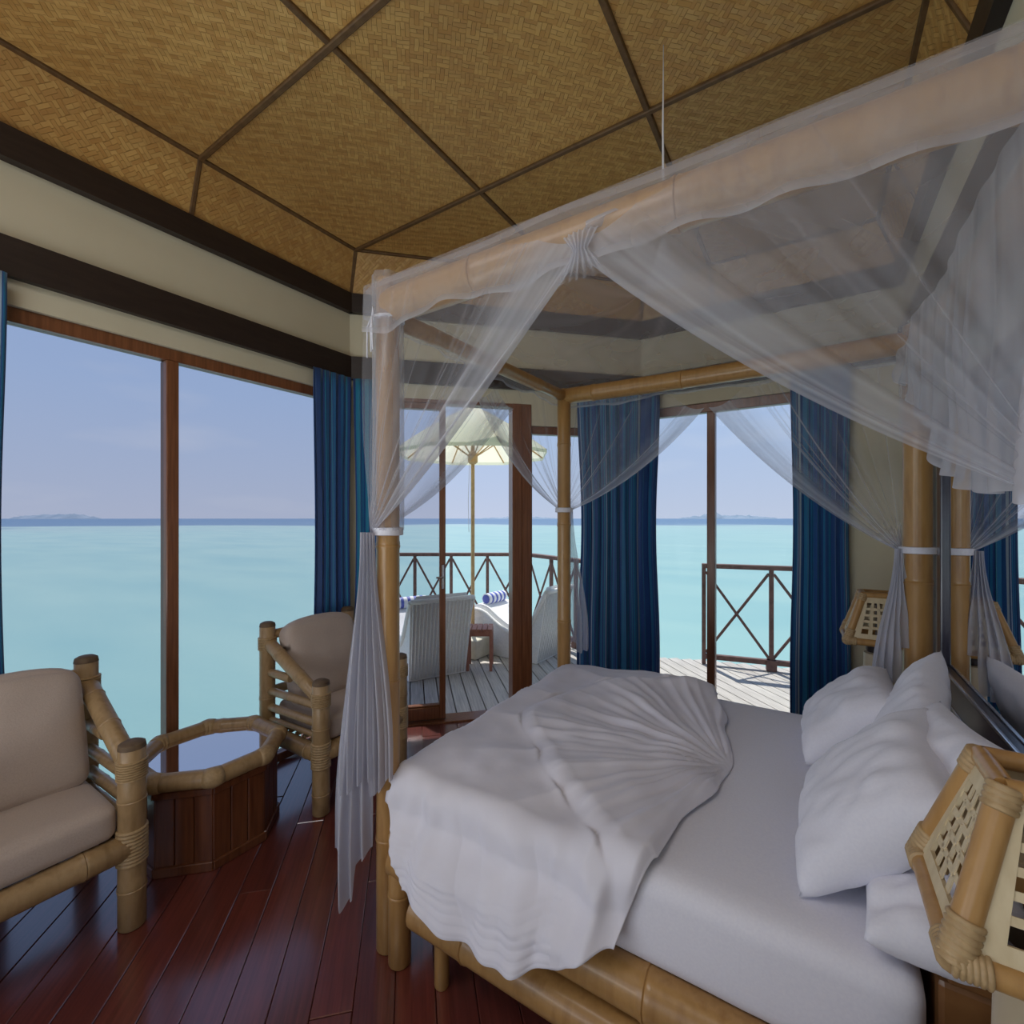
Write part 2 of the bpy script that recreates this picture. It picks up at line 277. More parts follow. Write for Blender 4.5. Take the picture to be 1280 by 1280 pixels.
def rbox(sx, sy, sz, r, n_=10, puff=(0, 0, 0)):      # soft cushion block, centred
    v = []; f = []; idx = {}
    def pt(p):
        q = Vector(p); inner = Vector((max(sx/2-r, 0), max(sy/2-r, 0), max(sz/2-r, 0)))
        a = Vector((q.x*sx/2, q.y*sy/2, q.z*sz/2)); c = Vector([max(-inner[i], min(inner[i], a[i])) for i in range(3)]); d = a-c
        o = c+d.normalized()*r if d.length > 1e-6 else a
        ux, uy, uz = q
        o.x += puff[0]*(1-uy*uy)*(1-uz*uz)*(1 if ux > 0 else -1)*abs(ux)
        o.y += puff[1]*(1-ux*ux)*(1-uz*uz)*(1 if uy > 0 else -1)*abs(uy)
        o.z += puff[2]*(1-ux*ux)*(1-uy*uy)*(1 if uz > 0 else -1)*abs(uz)
        return o
    rs = [-1, -.985, -.95, -.88]+[(-.75+1.5*i/n_) for i in range(n_+1)]+[.88, .95, .985, 1]
    def vid(x, y, z):
        k = (round(x, 4), round(y, 4), round(z, 4))
        if k not in idx: idx[k] = len(v); v.append(pt(k))
        return idx[k]
    M = len(rs)-1
    for s in (-1, 1):
        for i in range(M):
            for j in range(M):
                a, b_, c, d = rs[i], rs[i+1], rs[j], rs[j+1]
                for ax in range(3):
                    q = [(a, c), (b_, c), (b_, d), (a, d)]
                    if s < 0: q = q[::-1]
                    if ax == 0: f.append([vid(s, y, z) for y, z in q])
                    elif ax == 1: f.append([vid(x, s, z) for z, x in q])
                    else: f.append([vid(x, y, s) for x, y in q])
    return v, f
def xf(g, M): return [M @ Vector(p) for p in g[0]], g[1]
def T(x, y, z): return Matrix.Translation((x, y, z))
def RX(a): return Matrix.Rotation(a, 4, 'X')
def RY(a): return Matrix.Rotation(a, 4, 'Y')
def RZ(a): return Matrix.Rotation(a, 4, 'Z')
def single(name, gv, mat, parent=None, **k): return make(name, G().add(*gv), mat, parent, **k)
def copy_tree(o, parent=None):
    c = o.copy(); COL.objects.link(c); c.parent = parent
    for ch in list(o.children): copy_tree(ch, c)
    return c
def sstep(a, b_, x):
    t = max(0, min(1, (x-a)/(b_-a))); return t*t*(3-2*t)

# ------------------------------------------------------------------ room shell
ZT = 3.06; ZC = 3.33; HEAD = 2.37
P = [(-2.74, 2.14), (-1.16, 3.72), (.47, 3.72), (.47, -1.6), (-1.84, -1.6), (-2.74, -.7)]     # inner corners
CEN = Vector((-1.1, 1.2, 0))
def seg(i):
    a = Vector((*P[i], 0)); b_ = Vector((*P[(i+1) % 6], 0)); d = (b_-a).normalized(); nrm = Vector((d.y, -d.x, 0))
    if (CEN-a).dot(nrm) < 0: nrm = -nrm
    return a, b_, d, nrm, (b_-a).length
def panel(i, s0, s1, z0, z1, o0, o1):      # box on wall i: s along it, o = offset inwards (negative = outwards)
    a, b_, d, nrm, L = seg(i)
    q = [a+d*s0+nrm*o0, a+d*s1+nrm*o0, a+d*s1+nrm*o1, a+d*s0+nrm*o1]
    v = [(p.x, p.y, z0) for p in q]+[(p.x, p.y, z1) for p in q]
    f = [[0, 3, 2, 1], [4, 5, 6, 7], [0, 1, 5, 4], [1, 2, 6, 5], [2, 3, 7, 6], [3, 0, 4, 7]]
    e1 = Vector(v[1])-Vector(v[0]); e2 = Vector(v[3])-Vector(v[0])
    if e1.cross(e2).z < 0: f = [x[::-1] for x in f]
    return v, f
TH_W = .13
WN = {5: 'wall_left', 0: 'wall_back_left', 1: 'wall_back', 2: 'wall_right', 3: 'wall_front', 4: 'wall_front_left'}
OPEN = {5: [(.95, 2.72, 0, HEAD)], 0: [(.12, 1.177, 0, HEAD), (1.314, 2.05, 0, 2.21)], 1: [(.04, 1.27, 0, HEAD)], 2: [], 3: [(.4, 2.1, .1, HEAD)], 4: [(.1, 1.17, .1, HEAD)]}
for i, nm in WN.items():
    g = G(); L = seg(i)[4]; s = 0; ext = .055
    for (a0, a1, z0, z1) in OPEN[i]:
        g.add(*panel(i, s if s else -ext, a0, 0, ZT, 0, -TH_W)); g.add(*panel(i, a0, a1, z1, ZT, 0, -TH_W))
        if z0 > 0: g.add(*panel(i, a0, a1, 0, z0, 0, -TH_W))
        s = a1
    g.add(*panel(i, s if s else -ext, L+ext, 0, ZT, 0, -TH_W)); g.add(*panel(i, -ext, L+ext, ZT, 3.6, 0, -TH_W))
    tag(make(nm, g, 'wall_cream'), 'cream painted wall', kind='structure')
k = 1
for i in range(6):
    L = seg(i)[4]
    a = make('trim_%d' % k, G().add(*panel(i, -.0, L, 2.475, 2.633, .035, 0)), 'trim_dark'); k += 1
    b_ = make('trim_%d' % k, G().add(*panel(i, -.0, L, 2.94, ZT+.01, .045, 0)), 'trim_dark'); k += 1
    tag(a, 'dark brown pelmet board running above the windows', kind='structure'); tag(b_, 'dark brown cornice board under the woven ceiling', kind='structure')
# floor: slab with planks laid on the diagonal
def inside(p, poly):
    c = False; j = len(poly)-1
    for i in range(len(poly)):
        xi, yi = poly[i][0], poly[i][1]; xj, yj = poly[j][0], poly[j][1]
        if (yi > p[1]) != (yj > p[1]) and p[0] < (xj-xi)*(p[1]-yi)/(yj-yi)+xi: c = not c
        j = i
    return c
OUTP = []
for i in range(6):
    n0 = seg(i-1 if i else 5)[3]; n1 = seg(i)[3]; m_ = (n0+n1); m_ = m_/(1+n0.dot(n1)); OUTP.append((P[i][0]-m_.x*TH_W, P[i][1]-m_.y*TH_W))
g = G(); N6 = 6; g.add([(x, y, -.022) for x, y in OUTP]+[(x, y, -.2) for x, y in OUTP], [list(range(6)), list(range(6, 12))[::-1]]+[[i, (i+6), (i+1) % 6+6, (i+1) % 6] for i in range(6)])
g.f = [q[::-1] for q in g.f]
floor = tag(make('floor', g, 'batten'), 'dark red wooden plank floor', kind='structure')
PD = Vector((-.7071, .7071, 0)); PN = Vector((.7071, .7071, 0))
def plank_rows(test, w_, a0, a1, b0, b1, lmin, lmax, ztop, th, gap, mat, parent, step=.02, cut=0):
    """planks in rows along PD, each its own object; test(p) tells where the surface is"""
    cache = {}
    r = a0
    while r < a1:
        s = b0; run = None; runs = []
        while s < b1:
            ok = test(PN*(r+w_/2)+PD*s)
            if ok and run is None: run = s
            if not ok and run is not None: runs.append((run, s)); run = None
            s += step
        for (s0, s1) in runs:
            q = s0-random.uniform(0, lmax*.6) if lmax else s0
            while q < s1:
                e_ = q+(random.uniform(lmin, lmax) if lmax else (s1-s0)); c0 = max(q, s0); c1 = min(e_, s1)
                if s1-c1 < .2: c1 = s1; e_ = s1+1
                L = round((c1-c0)/.02)*.02
                if L > .08:
                    key = L
                    if key not in cache:
                        v, f = box(-L/2+gap/2, -w_/2+gap/2, -th, L/2-gap/2, w_/2-gap/2, 0); ch = min(.003, gap)
                        v = v[:4]+[(x, y, -ch) for x, y, z in v[:4]]+[(x-math.copysign(ch, x), y-math.copysign(ch, y), 0) for x, y, z in v[:4]]
                        f = [[0, 3, 2, 1], [8, 9, 10, 11]]+[[a+i, a+(i+1) % 4, a+4+(i+1) % 4, a+4+i] for a in (0, 4) for i in range(4)]
                        me = bpy.data.meshes.new('plank'); me.from_pydata(v, [], f); me.materials.append(MATS[mat]); cache[key] = me
                    o = bpy.data.objects.new('plank', cache[key]); c = PN*(r+w_/2)+PD*((c0+c1)/2)
                    o.location = Vector((c.x, c.y, ztop))-wloc(parent); o.rotation_euler = (random.uniform(-.003, .003) if gap > .004 else random.uniform(-.0015, .0015), 0, 3*PI/4); o.parent = parent; COL.objects.link(o)
                q = e_
        r += w_
def shrink(poly, k): return poly
plank_rows(lambda p: inside(p, [(x*.999, y*.999) for x, y in P]), .125, -2.8, 3.2, -2.6, 4.2, .9, 1.9, 0, .02, .0022, 'floor_wood', floor)
# ------------------------------------------------------------------ ceiling: backing slab, woven panels, battens, sloping coves
ceil = tag(make('ceiling', G().add([(x, y, 3.42) for x, y in OUTP]+[(x, y, 3.52) for x, y in OUTP], [list(range(6)), list(range(6, 12))[::-1]]+[[i, i+6, (i+1) % 6+6, (i+1) % 6] for i in range(6)]), 'roof_underside'), 'ceiling of woven bamboo mats between brown battens', kind='structure')
IN = []
DEL = .13
for i in range(6):
    n0 = seg(i-1 if i else 5)[3]; n1 = seg(i)[3]; m_ = (n0+n1)/(1+n0.dot(n1)); IN.append(Vector((P[i][0]+m_.x*DEL, P[i][1]+m_.y*DEL, 0)))
xs = [-3.0, -1.56, -.62, 1.2]; ys = [-2.2, -.77, .18, 1.13, 2.085, 3.03, 4.2]
def clip(poly, inner):
    for i in range(len(inner)):
        a = inner[i]; b_ = inner[(i+1) % len(inner)]; d = b_-a; nn = Vector((d.y, -d.x, 0))
        if (CEN-a).dot(nn) < 0: nn = -nn
        res = []
        for j in range(len(poly)):
            p, q = poly[j], poly[(j+1) % len(poly)]; dp = (p-a).dot(nn); dq = (q-a).dot(nn)
            if dp >= 0: res.append(p)
            if dp*dq < 0: res.append(p.lerp(q, dp/(dp-dq)))
        poly = res
        if not poly: return poly
    return poly
def matpanel(poly3, off):      # slightly bulged woven panel from a convex polygon, fan with rings
    c = sum(poly3, Vector())/len(poly3); v = [c.copy()]; f = []; rings = 5; N = len(poly3); nrm = (poly3[1]-poly3[0]).cross(poly3[2]-poly3[0]).normalized()
    fine = []
    for j in range(N):
        for q in range(4): fine.append(poly3[j].lerp(poly3[(j+1) % N], q/4))
    M_ = len(fine)
    for r in range(1, rings+1):
        u = r/rings
        for p in fine: v.append(c.lerp(p, u))
    for j in range(M_): f.append([0, 1+j, 1+(j+1) % M_])
    for r in range(rings-1):
        a = 1+r*M_
        for j in range(M_): f.append([a+j, a+M_+j, a+M_+(j+1) % M_, a+(j+1) % M_])
    vv = []
    for i, p in enumerate(v):
        u = 0 if i == 0 else ((i-1)//M_+1)/rings; vv.append(p+off*(1-u*u))
    e1 = (poly3[1]-poly3[0]).normalized(); nn = (poly3[1]-poly3[0]).cross(poly3[2]-poly3[1]).normalized(); e2 = nn.cross(e1)
    if abs(nn.z) > .9: e1 = Vector((1, 0, 0)); e2 = Vector((0, 1, 0))
    return vv, f, [(p.dot(e1), p.dot(e2)) for p in vv]
for a in range(len(xs)-1):
    for b_ in range(len(ys)-1):
        q = [Vector((xs[a], ys[b_], 0)), Vector((xs[a+1], ys[b_], 0)), Vector((xs[a+1], ys[b_+1], 0)), Vector((xs[a], ys[b_+1], 0))]
        q = clip(q, IN)
        if len(q) < 3: continue
        q = [Vector((p.x, p.y, ZC)) for p in q]; v, f, u = matpanel(q, Vector((0, 0, .022)))
        make('ceiling_panel', G().add(v, f), 'woven_mat', ceil, smooth=True, uv=u)
def batten(p, q, w_=.026, h=.018):
    p = Vector(p); q = Vector(q); d = (q-p).normalized(); s = d.cross(Vector((0, 0, 1))).normalized()*w_/2; u = s.cross(d).normalized()*h/2
    v = [p-s-u, p+s-u, p+s+u, p-s+u, q-s-u, q+s-u, q+s+u, q-s+u]
    make('batten', G().add(*bev([tuple(x) for x in v], [[0, 3, 2, 1], [4, 5, 6, 7], [0, 1, 5, 4], [1, 2, 6, 5], [2, 3, 7, 6], [3, 0, 4, 7]], .004)), 'batten', ceil)
def cross(c, axis):          # extent of the inner octagon on a grid line
    t = []
    for i in range(6):
        a, b_ = IN[i], IN[(i+1) % 6]
        if (a[axis]-c)*(b_[axis]-c) < 0: t.append(a.lerp(b_, (c-a[axis])/(b_[axis]-a[axis]))[1-axis])
    return min(t), max(t)
for x in xs[1:-1]:
    lo, hi = cross(x, 0); batten((x, lo, ZC-.004), (x, hi, ZC-.004))
for y in ys[1:-1]:
    lo, hi = cross(y, 1); batten((lo, y, ZC-.008), (hi, y, ZC-.008))
for i in range(6):
    a, b_ = IN[i], IN[(i+1) % 6]; A = Vector((*P[i], 0)); B = Vector((*P[(i+1) % 6], 0)); nrm = seg(i)[3]
    lo0 = A+nrm*.02; lo1 = B+nrm*.02
    batten((a.x, a.y, ZC-.004), (b_.x, b_.y, ZC-.004)); batten((A.x+(IN[i].x-A.x)*.15, A.y+(IN[i].y-A.y)*.15, ZT+.01), (a.x, a.y, ZC))
    L = (B-A).length; cuts = [0, 1]
    ax = 1 if abs((B-A).x) < .1 else 0
    if abs((B-A).x) < .1 or abs((B-A).y) < .1:
        for c in (ys if ax == 1 else xs):
            u = (c-A[ax])/(B[ax]-A[ax])
            if .03 < u < .97: cuts.append(u)
    cuts.sort()
    for u0, u1 in zip(cuts[:-1], cuts[1:]):
        def lo(u): p = A.lerp(B, u)+nrm*.02; return Vector((p.x, p.y, ZT))
        def hi(u):
            if ax in (0, 1) and 0 < u < 1:
                c = A.lerp(B, u)[ax]; uu = (c-a[ax])/(b_[ax]-a[ax]); p = a.lerp(b_, uu)
            else: p = a.lerp(b_, u)
            return Vector((p.x, p.y, ZC))
        q = [lo(u0), lo(u1), hi(u1), hi(u0)]; v, f, uvs = matpanel(q, Vector((-nrm.x*.008, -nrm.y*.008, .008)))
        make('cove_panel', G().add(v, f), 'woven_mat', ceil, smooth=True, uv=uvs)
        if u1 < .99: batten(lo(u1)+nrm*.004, hi(u1), .022, .012)
# ------------------------------------------------------------------ windows and doors (frames sit mid-wall)
def frame_piece(name, i, s0, s1, z0, z1, par, o0=-.02, o1=-.085, mat='frame_wood', r=.004):
    v, f = panel(i, s0, s1, z0, z1, o0, o1); return make(name, G().add(*bev(v, f, r)), mat, par)
def window(nm, i, s0, s1, z0, z1, mull, glassm, label, t=.05, topt=.07, sill=.05):
    a, b_, d, nrm, L = seg(i); c = a+d*(s0+s1)/2-nrm*.05
    e_ = tag(empty(nm, (c.x, c.y, z0)), label, kind='structure')
    frame_piece('head_rail', i, s0, s1, z1-topt, z1, e_); frame_piece('sill_rail', i, s0, s1, z0, z0+sill, e_)
    frame_piece('side_stile', i, s0, s0+t, z0+sill, z1-topt, e_); frame_piece('side_stile', i, s1-t, s1, z0+sill, z1-topt, e_)
    for m_ in mull: frame_piece('mullion', i, m_-.028, m_+.028, z0+sill, z1-topt, e_, -.015, -.09)
    xs_ = [s0+t]+sorted(mull)+[s1-t]
    for p, q in zip(xs_[:-1], xs_[1:]): make('pane', G().add(*panel(i, p, q, z0+sill, z1-topt, -.048, -.054)), glassm, e_)
    return e_
window('window_1', 5, .95, 2.72, 0, HEAD+.0, [1.765], 'glass_tinted', 'tall left window of two panes in a brown wooden frame, sea behind', topt=.062)
e_ = window('window_2', 1, .04, 1.27, 0, HEAD, [.523], 'glass_clear', 'back window with a slim wooden mullion between two blue curtains')
e_ = window('window_3', 0, 1.314, 2.05, 0, 2.21, [], 'glass_clear', 'narrow window right of the brown door post', t=.02, topt=.06)
window('window_4', 3, .4, 2.1, .1, HEAD, [1.25], 'glass_clear', 'window behind the viewer'); window('window_5', 4, .1, 1.17, .1, HEAD, [], 'glass_clear', 'corner window behind the viewer')
# door frame, one glazed leaf closed, the other half open doorway
a, b_, d, nrm, L = seg(0); c = a+d*.4
dr = tag(empty('door_1', (c.x, c.y, 0)), 'glazed wooden terrace door standing beside the open doorway', kind='structure')
frame_piece('side_stile', 0, .17, .22, .02, 2.35, dr); frame_piece('side_stile', 0, .628, .672, .02, 2.35, dr)
frame_piece('bottom_rail', 0, .22, .628, .02, .11, dr); frame_piece('top_rail', 0, .22, .628, 2.305, 2.35, dr)
frame_piece('bottom_bead', 0, .22, .628, .11, .122, dr, -.028, -.075); make('pane', G().add(*panel(0, .215, .633, .11, 2.31, -.05, -.056)), 'glass_tinted', dr)
g = G(); c = a+d*.650+nrm*.0
g.add(*bev(*panel(0, .642, .660, .98, 1.16, .0, -.02), .003)); g.add(*tube([a+d*.651+Vector((0, 0, 1.07)), a+d*.651+nrm*.035+Vector((0, 0, 1.07)), a+d*.60+nrm*.038+Vector((0, 0, 1.07))], .007, 8))
make('door_handle', g, 'silver', dr, smooth=40)
tag(frame_piece('trim_20', 0, 1.172, 1.245, 0, 2.37, None, .012, -.134), 'inner half of the brown door post', kind='structure')
tag(frame_piece('trim_21', 0, 1.245, 1.322, 0, 2.37, None, .008, -.136), 'outer half of the brown door post', kind='structure')
tag(frame_piece('trim_22', 0, .12, 1.177, 2.345, 2.375, None, .0, -.10), 'wooden door head', kind='structure')
tag(frame_piece('trim_23', 0, .12, .17, 0, 2.345, None, .0, -.10), 'wooden door jamb', kind='structure')
tag(frame_piece('trim_24', 0, .12, 1.177, -.02, .012, None, .02, -.13), 'wooden door sill', kind='structure')
# ------------------------------------------------------------------ roof eaves outside (they shade the walls)
g = G(); outer = []; 
for i in range(6):
    n0 = seg(i-1 if i else 5)[3]; n1 = seg(i)[3]; m_ = (n0+n1)/(1+n0.dot(n1)); outer.append(Vector((P[i][0]-m_.x*1.15, P[i][1]-m_.y*1.15, 2.72)))
v = [(x, y, 3.6) for x, y in OUTP]+[tuple(p) for p in outer]+[(x, y, 3.7) for x, y in OUTP]+[(p.x, p.y, 2.80) for p in outer]
f = []
for i in range(6):
    j = (i+1) % 6; f += [[i, j, j+6, i+6], [12+i, 18+i, 18+j, 12+j], [6+i, 6+j, 18+j, 18+i]]
f += [[12+i for i in range(6)]]
tag(make('roof', G().add(v, f), 'roof_underside'), 'overhanging thatch roof', kind='structure')

# ------------------------------------------------------------------ sea, islands, deck
SEA = -1.6
g = G(); R_ = [0, 8, 30, 90, 250, 700, 2000, 7000]; S_ = 48
g.v = [Vector((0, 0, SEA))]
for r in R_[1:]:
    for k in range(S_): g.v.append(Vector((r*math.cos(2*PI*k/S_), r*math.sin(2*PI*k/S_), SEA)))
for k in range(S_): g.f.append([0, 1+k, 1+(k+1) % S_])
for j in range(len(R_)-2):
    for k in range(S_):
        A = 1+j*S_; g.f.append([A+k, A+S_+k, A+S_+(k+1) % S_, A+(k+1) % S_])
tag(make('sea', g, 'sea_water'), 'calm turquoise lagoon turning deep blue at the horizon', 'sea', kind='structure')
def island(px0, px1, hpx, dist, label, mat='island_land'):
    a = ray(px0)*dist; b_ = ray(px1)*dist; H = hpx*dist/FPX; n_ = 60; g = G(); back = F2*dist*.05
    for i in range(n_+1):
        u = i/n_; p = a.lerp(b_, u); env = math.sin(PI*u)**.6; h = H*env*(.45+.9*noise.noise(Vector((u*9, px0, 0)))**2+.4*abs(noise.noise(Vector((u*25, px0, 3)))))
        for q, hh in ((-back*.5*env, 0), (Vector((0, 0, 0)), h), (back*env, 0)): g.v.append(Vector((p.x+q.x, p.y+q.y, SEA-1+hh)))
    for i in range(n_):
        for j in range(2): k = i*3+j; g.f.append([k, k+3, k+4, k+1])
    c = (a+b_)/2
    return tag(make('island', g, mat, loc=(c.x, c.y, SEA), smooth=True), label, 'island')
island(10, 128, 12, 2600, 'low flat island on the horizon seen through the left pane of the big window')
island(846, 975, 9, 3000, 'long hazy island on the horizon beside the slim window mullion')
island(600, 700, 5, 3300, 'faint low strip of land on the horizon behind the parasol pole')
# terrace deck
dp = [(-2.35, 6.50), (.30, 6.50), (1.12, 5.12), (2.02, 4.98), (4.6, 4.05), (6.0, 1.0), (2.0, 2.0), (-1.2, 2.9), (-1.45, 3.1)]
DECK = [CW(x, y) for x, y in dp]; DECK = [(p.x, p.y) for p in DECK]
DECKC = CW(.5, 5)
deck = tag(empty('terrace_deck', CW(.5, 5)), 'weathered grey plank terrace outside the doors', kind='structure')
c = Vector((-1.1, 1.2)); OUT2 = [(x+(x-c.x)*.004, y+(y-c.y)*.004) for x, y in OUTP]
plank_rows(lambda p: inside(p, DECK) and not inside(p, OUT2), .118, -.6, 7.2, -4.2, 7.0, 0, 0, -.01, .03, .009, 'deck_wood', deck)
g = G()
for k in range(len(DECK)-4):
    a_, b_ = Vector((*DECK[k], 0)), Vector((*DECK[k+1], 0)); d_ = (b_-a_); m_ = (a_+b_)/2
    inw = Vector((-d_.y, d_.x, 0)).normalized()
    if (CW(1, 3.5)-m_).dot(inw) < 0: inw = -inw
    m_ += inw*.09; g.add(*obox(m_, d_.normalized(), None, d_.length/2-.06, .03, -.25, -.045))
for t in range(7):
    c_ = CW(-1.6+t*.95, 6.0-t*.32); g.add(*tube([c_+Vector((0, 0, -.05)), c_+Vector((0, 0, -3))], .07, 8))
g.add([(x, y, -.052) for x, y in DECK]+[(x, y, -.07) for x, y in DECK], [list(range(9)), list(range(9, 18))[::-1]]+[[i, i+9, (i+1) % 9+9, (i+1) % 9] for i in range(9)])  # solid sheet added beneath the planks so their gaps look dark
tag(make('deck_frame_underlay', g, 'rail_wood', deck), kind='stuff')
def railing(p, q, n_, label, height=1.01, skip_last=False):
    p = Vector(p); q = Vector(q); d = (q-p).normalized(); L = (q-p).length; root = tag(empty('terrace_railing', (p+q)/2), label, 'railing')
    nr = Vector((-d.y, d.x, 0)); up = Vector((0, 0, 1))
    def bar(nm, a, b_, w_, h):
        dd = (b_-a).normalized(); u = nr.cross(dd).normalized(); v = []
        for c_ in (a, b_):
            for s1, s2 in ((-1, -1), (1, -1), (1, 1), (-1, 1)): v.append(tuple(c_+nr*s1*w_/2+u*s2*h/2))
        make(nm, G().add(*bev(v, [[0, 3, 2, 1], [4, 5, 6, 7], [0, 1, 5, 4], [1, 2, 6, 5], [2, 3, 7, 6], [3, 0, 4, 7]], .004)), 'rail_wood', root)
    bar('top_rail', p-d*.02+up*height, q+d*.02+up*height, .085, .045); bar('bottom_rail', p+up*.075, q+up*.075, .05, .05)
    for k in range(n_+1):
        c_ = p+d*L*k/n_; bar('post', c_+up*-.005, c_+up*(height-.02), .04, .04)
        if k < n_:
            e2 = p+d*L*(k+1)/n_; off = nr*.012
            bar('brace', c_+up*.11+d*.02+off, e2+up*(height-.06)-d*.02+off, .018, .026); bar('brace', c_+up*(height-.06)+d*.02-off, e2+up*.11-d*.02-off, .018, .026)
        if 0 < k < n_: make('foot_block', G().add(*bev(*obox(c_, d, None, .045, .04, -.008, .10), .004)), 'rail_wood', root)
    return root
railing(CW(-2.31, 6.34), CW(.16, 6.34), 5, 'brown cross-braced terrace railing running behind the loungers and the parasol')
railing(CW(.24, 6.26), CW(1.0, 5.02), 3, 'short brown railing section angling forward behind the far bed post')
railing(CW(1.99, 4.83), CW(4.3, 3.95), 4, 'brown cross-braced railing seen through the right back window')

# ------------------------------------------------------------------ parasol
pc = CW((591-640)/FPX*5.15, 5.15)
um = tag(empty('parasol', pc), 'cream terrace parasol on a wooden pole behind the small table', 'parasol')
single('base', bev(*box(pc.x-.16, pc.y-.16, -.008, pc.x+.16, pc.y+.16, .20), .02, 3), 'stone', um, smooth=40)
single('pole', tube([pc+Vector((0, 0, .19)), pc+Vector((0, 0, 2.70))], .021, 14), 'pole_wood', um, smooth=40)
RIM, APX, RR = 2.215, 2.76, .86
cp = [pc+Vector((RR*math.cos(2*PI*(k+.5)/8+TH), RR*math.sin(2*PI*(k+.5)/8+TH), RIM)) for k in range(8)]; ap = pc+Vector((0, 0, APX))
g = G(); n_ = 6
for k in range(8):
    a_, b_ = cp[k], cp[(k+1) % 8]; base = len(g.v)
    for i in range(n_+1):
        for j in range(n_+1):
            u = i/n_; w_ = j/n_; p = ap.lerp(a_.lerp(b_, w_), max(u, .03)); p.z -= .03*math.sin(PI*u)*math.sin(PI*w_)+.045*math.sin(PI*u)*-1*.6; g.v.append(p)
    for i in range(n_):
        for j in range(n_): q = base+i*(n_+1)+j; g.f.append([q, q+n_+1, q+n_+2, q+1])
make('canopy', g, 'parasol_cloth', um, smooth=30)
g = G()
for k in range(8):
    a_, b_ = cp[k], cp[(k+1) % 8]; c0 = len(g.v); dn = Vector((0, 0, -.035)); g.v += [a_, b_, b_+dn, a_+dn]; g.f.append([c0, c0+1, c0+2, c0+3])
make('valance', g, 'parasol_cloth', um)
for k in range(8):
    single('rib', tube([ap-Vector((0, 0, .04)), cp[k]+Vector((0, 0, .004))+(pc-cp[k]).normalized()*.01], .009, 6), 'pole_wood', um)
    single('strut', tube([pc+Vector((0, 0, 2.16)), ap.lerp(cp[k], .52)-Vector((0, 0, .02))], .007, 6), 'pole_wood', um)
single('hub', tube([pc+Vector((0, 0, z)) for z in (2.10, 2.12, 2.20, 2.24)], [.03, .055, .055, .03], 14), 'pole_wood', um, smooth=40)
single('finial', tube([pc+Vector((0, 0, z)) for z in (2.70, 2.74, 2.78)], [.03, .035, .01], 12), 'pole_wood', um, smooth=True)
single('pull_cord', tube([pc+Vector((-.03, -.02, 2.12)), pc+Vector((-.04, -.03, 1.7)), pc+Vector((-.035, -.025, 1.35))], .003, 5), 'linen', um)
# ------------------------------------------------------------------ side table on the deck
tc_ = CW((600-640)/FPX*4.72, 4.72); sd = tag(empty('side_table', tc_), 'small square brown wooden table between the two white loungers', 'table')
for k in range(5): single('slat', bev(*obox(tc_+R2*(-.104+k*.052), F2, None, .13, .0235, .385, .405), .004), 'side_table_wood', sd)
g = G()
for s in (-1, 1): g.add(*obox(tc_+F2*s*.115, R2, None, .115, .009, .335, .385)); g.add(*obox(tc_+R2*s*.115, F2, None, .115, .009, .335, .385))
make('apron', g, 'side_table_wood', sd)
for s1 in (-1, 1):
    for s2 in (-1, 1): single('leg', bev(*obox(tc_+R2*s1*.115+F2*s2*.115, R2, None, .015, .015, -.008, .385), .003), 'side_table_wood', sd)
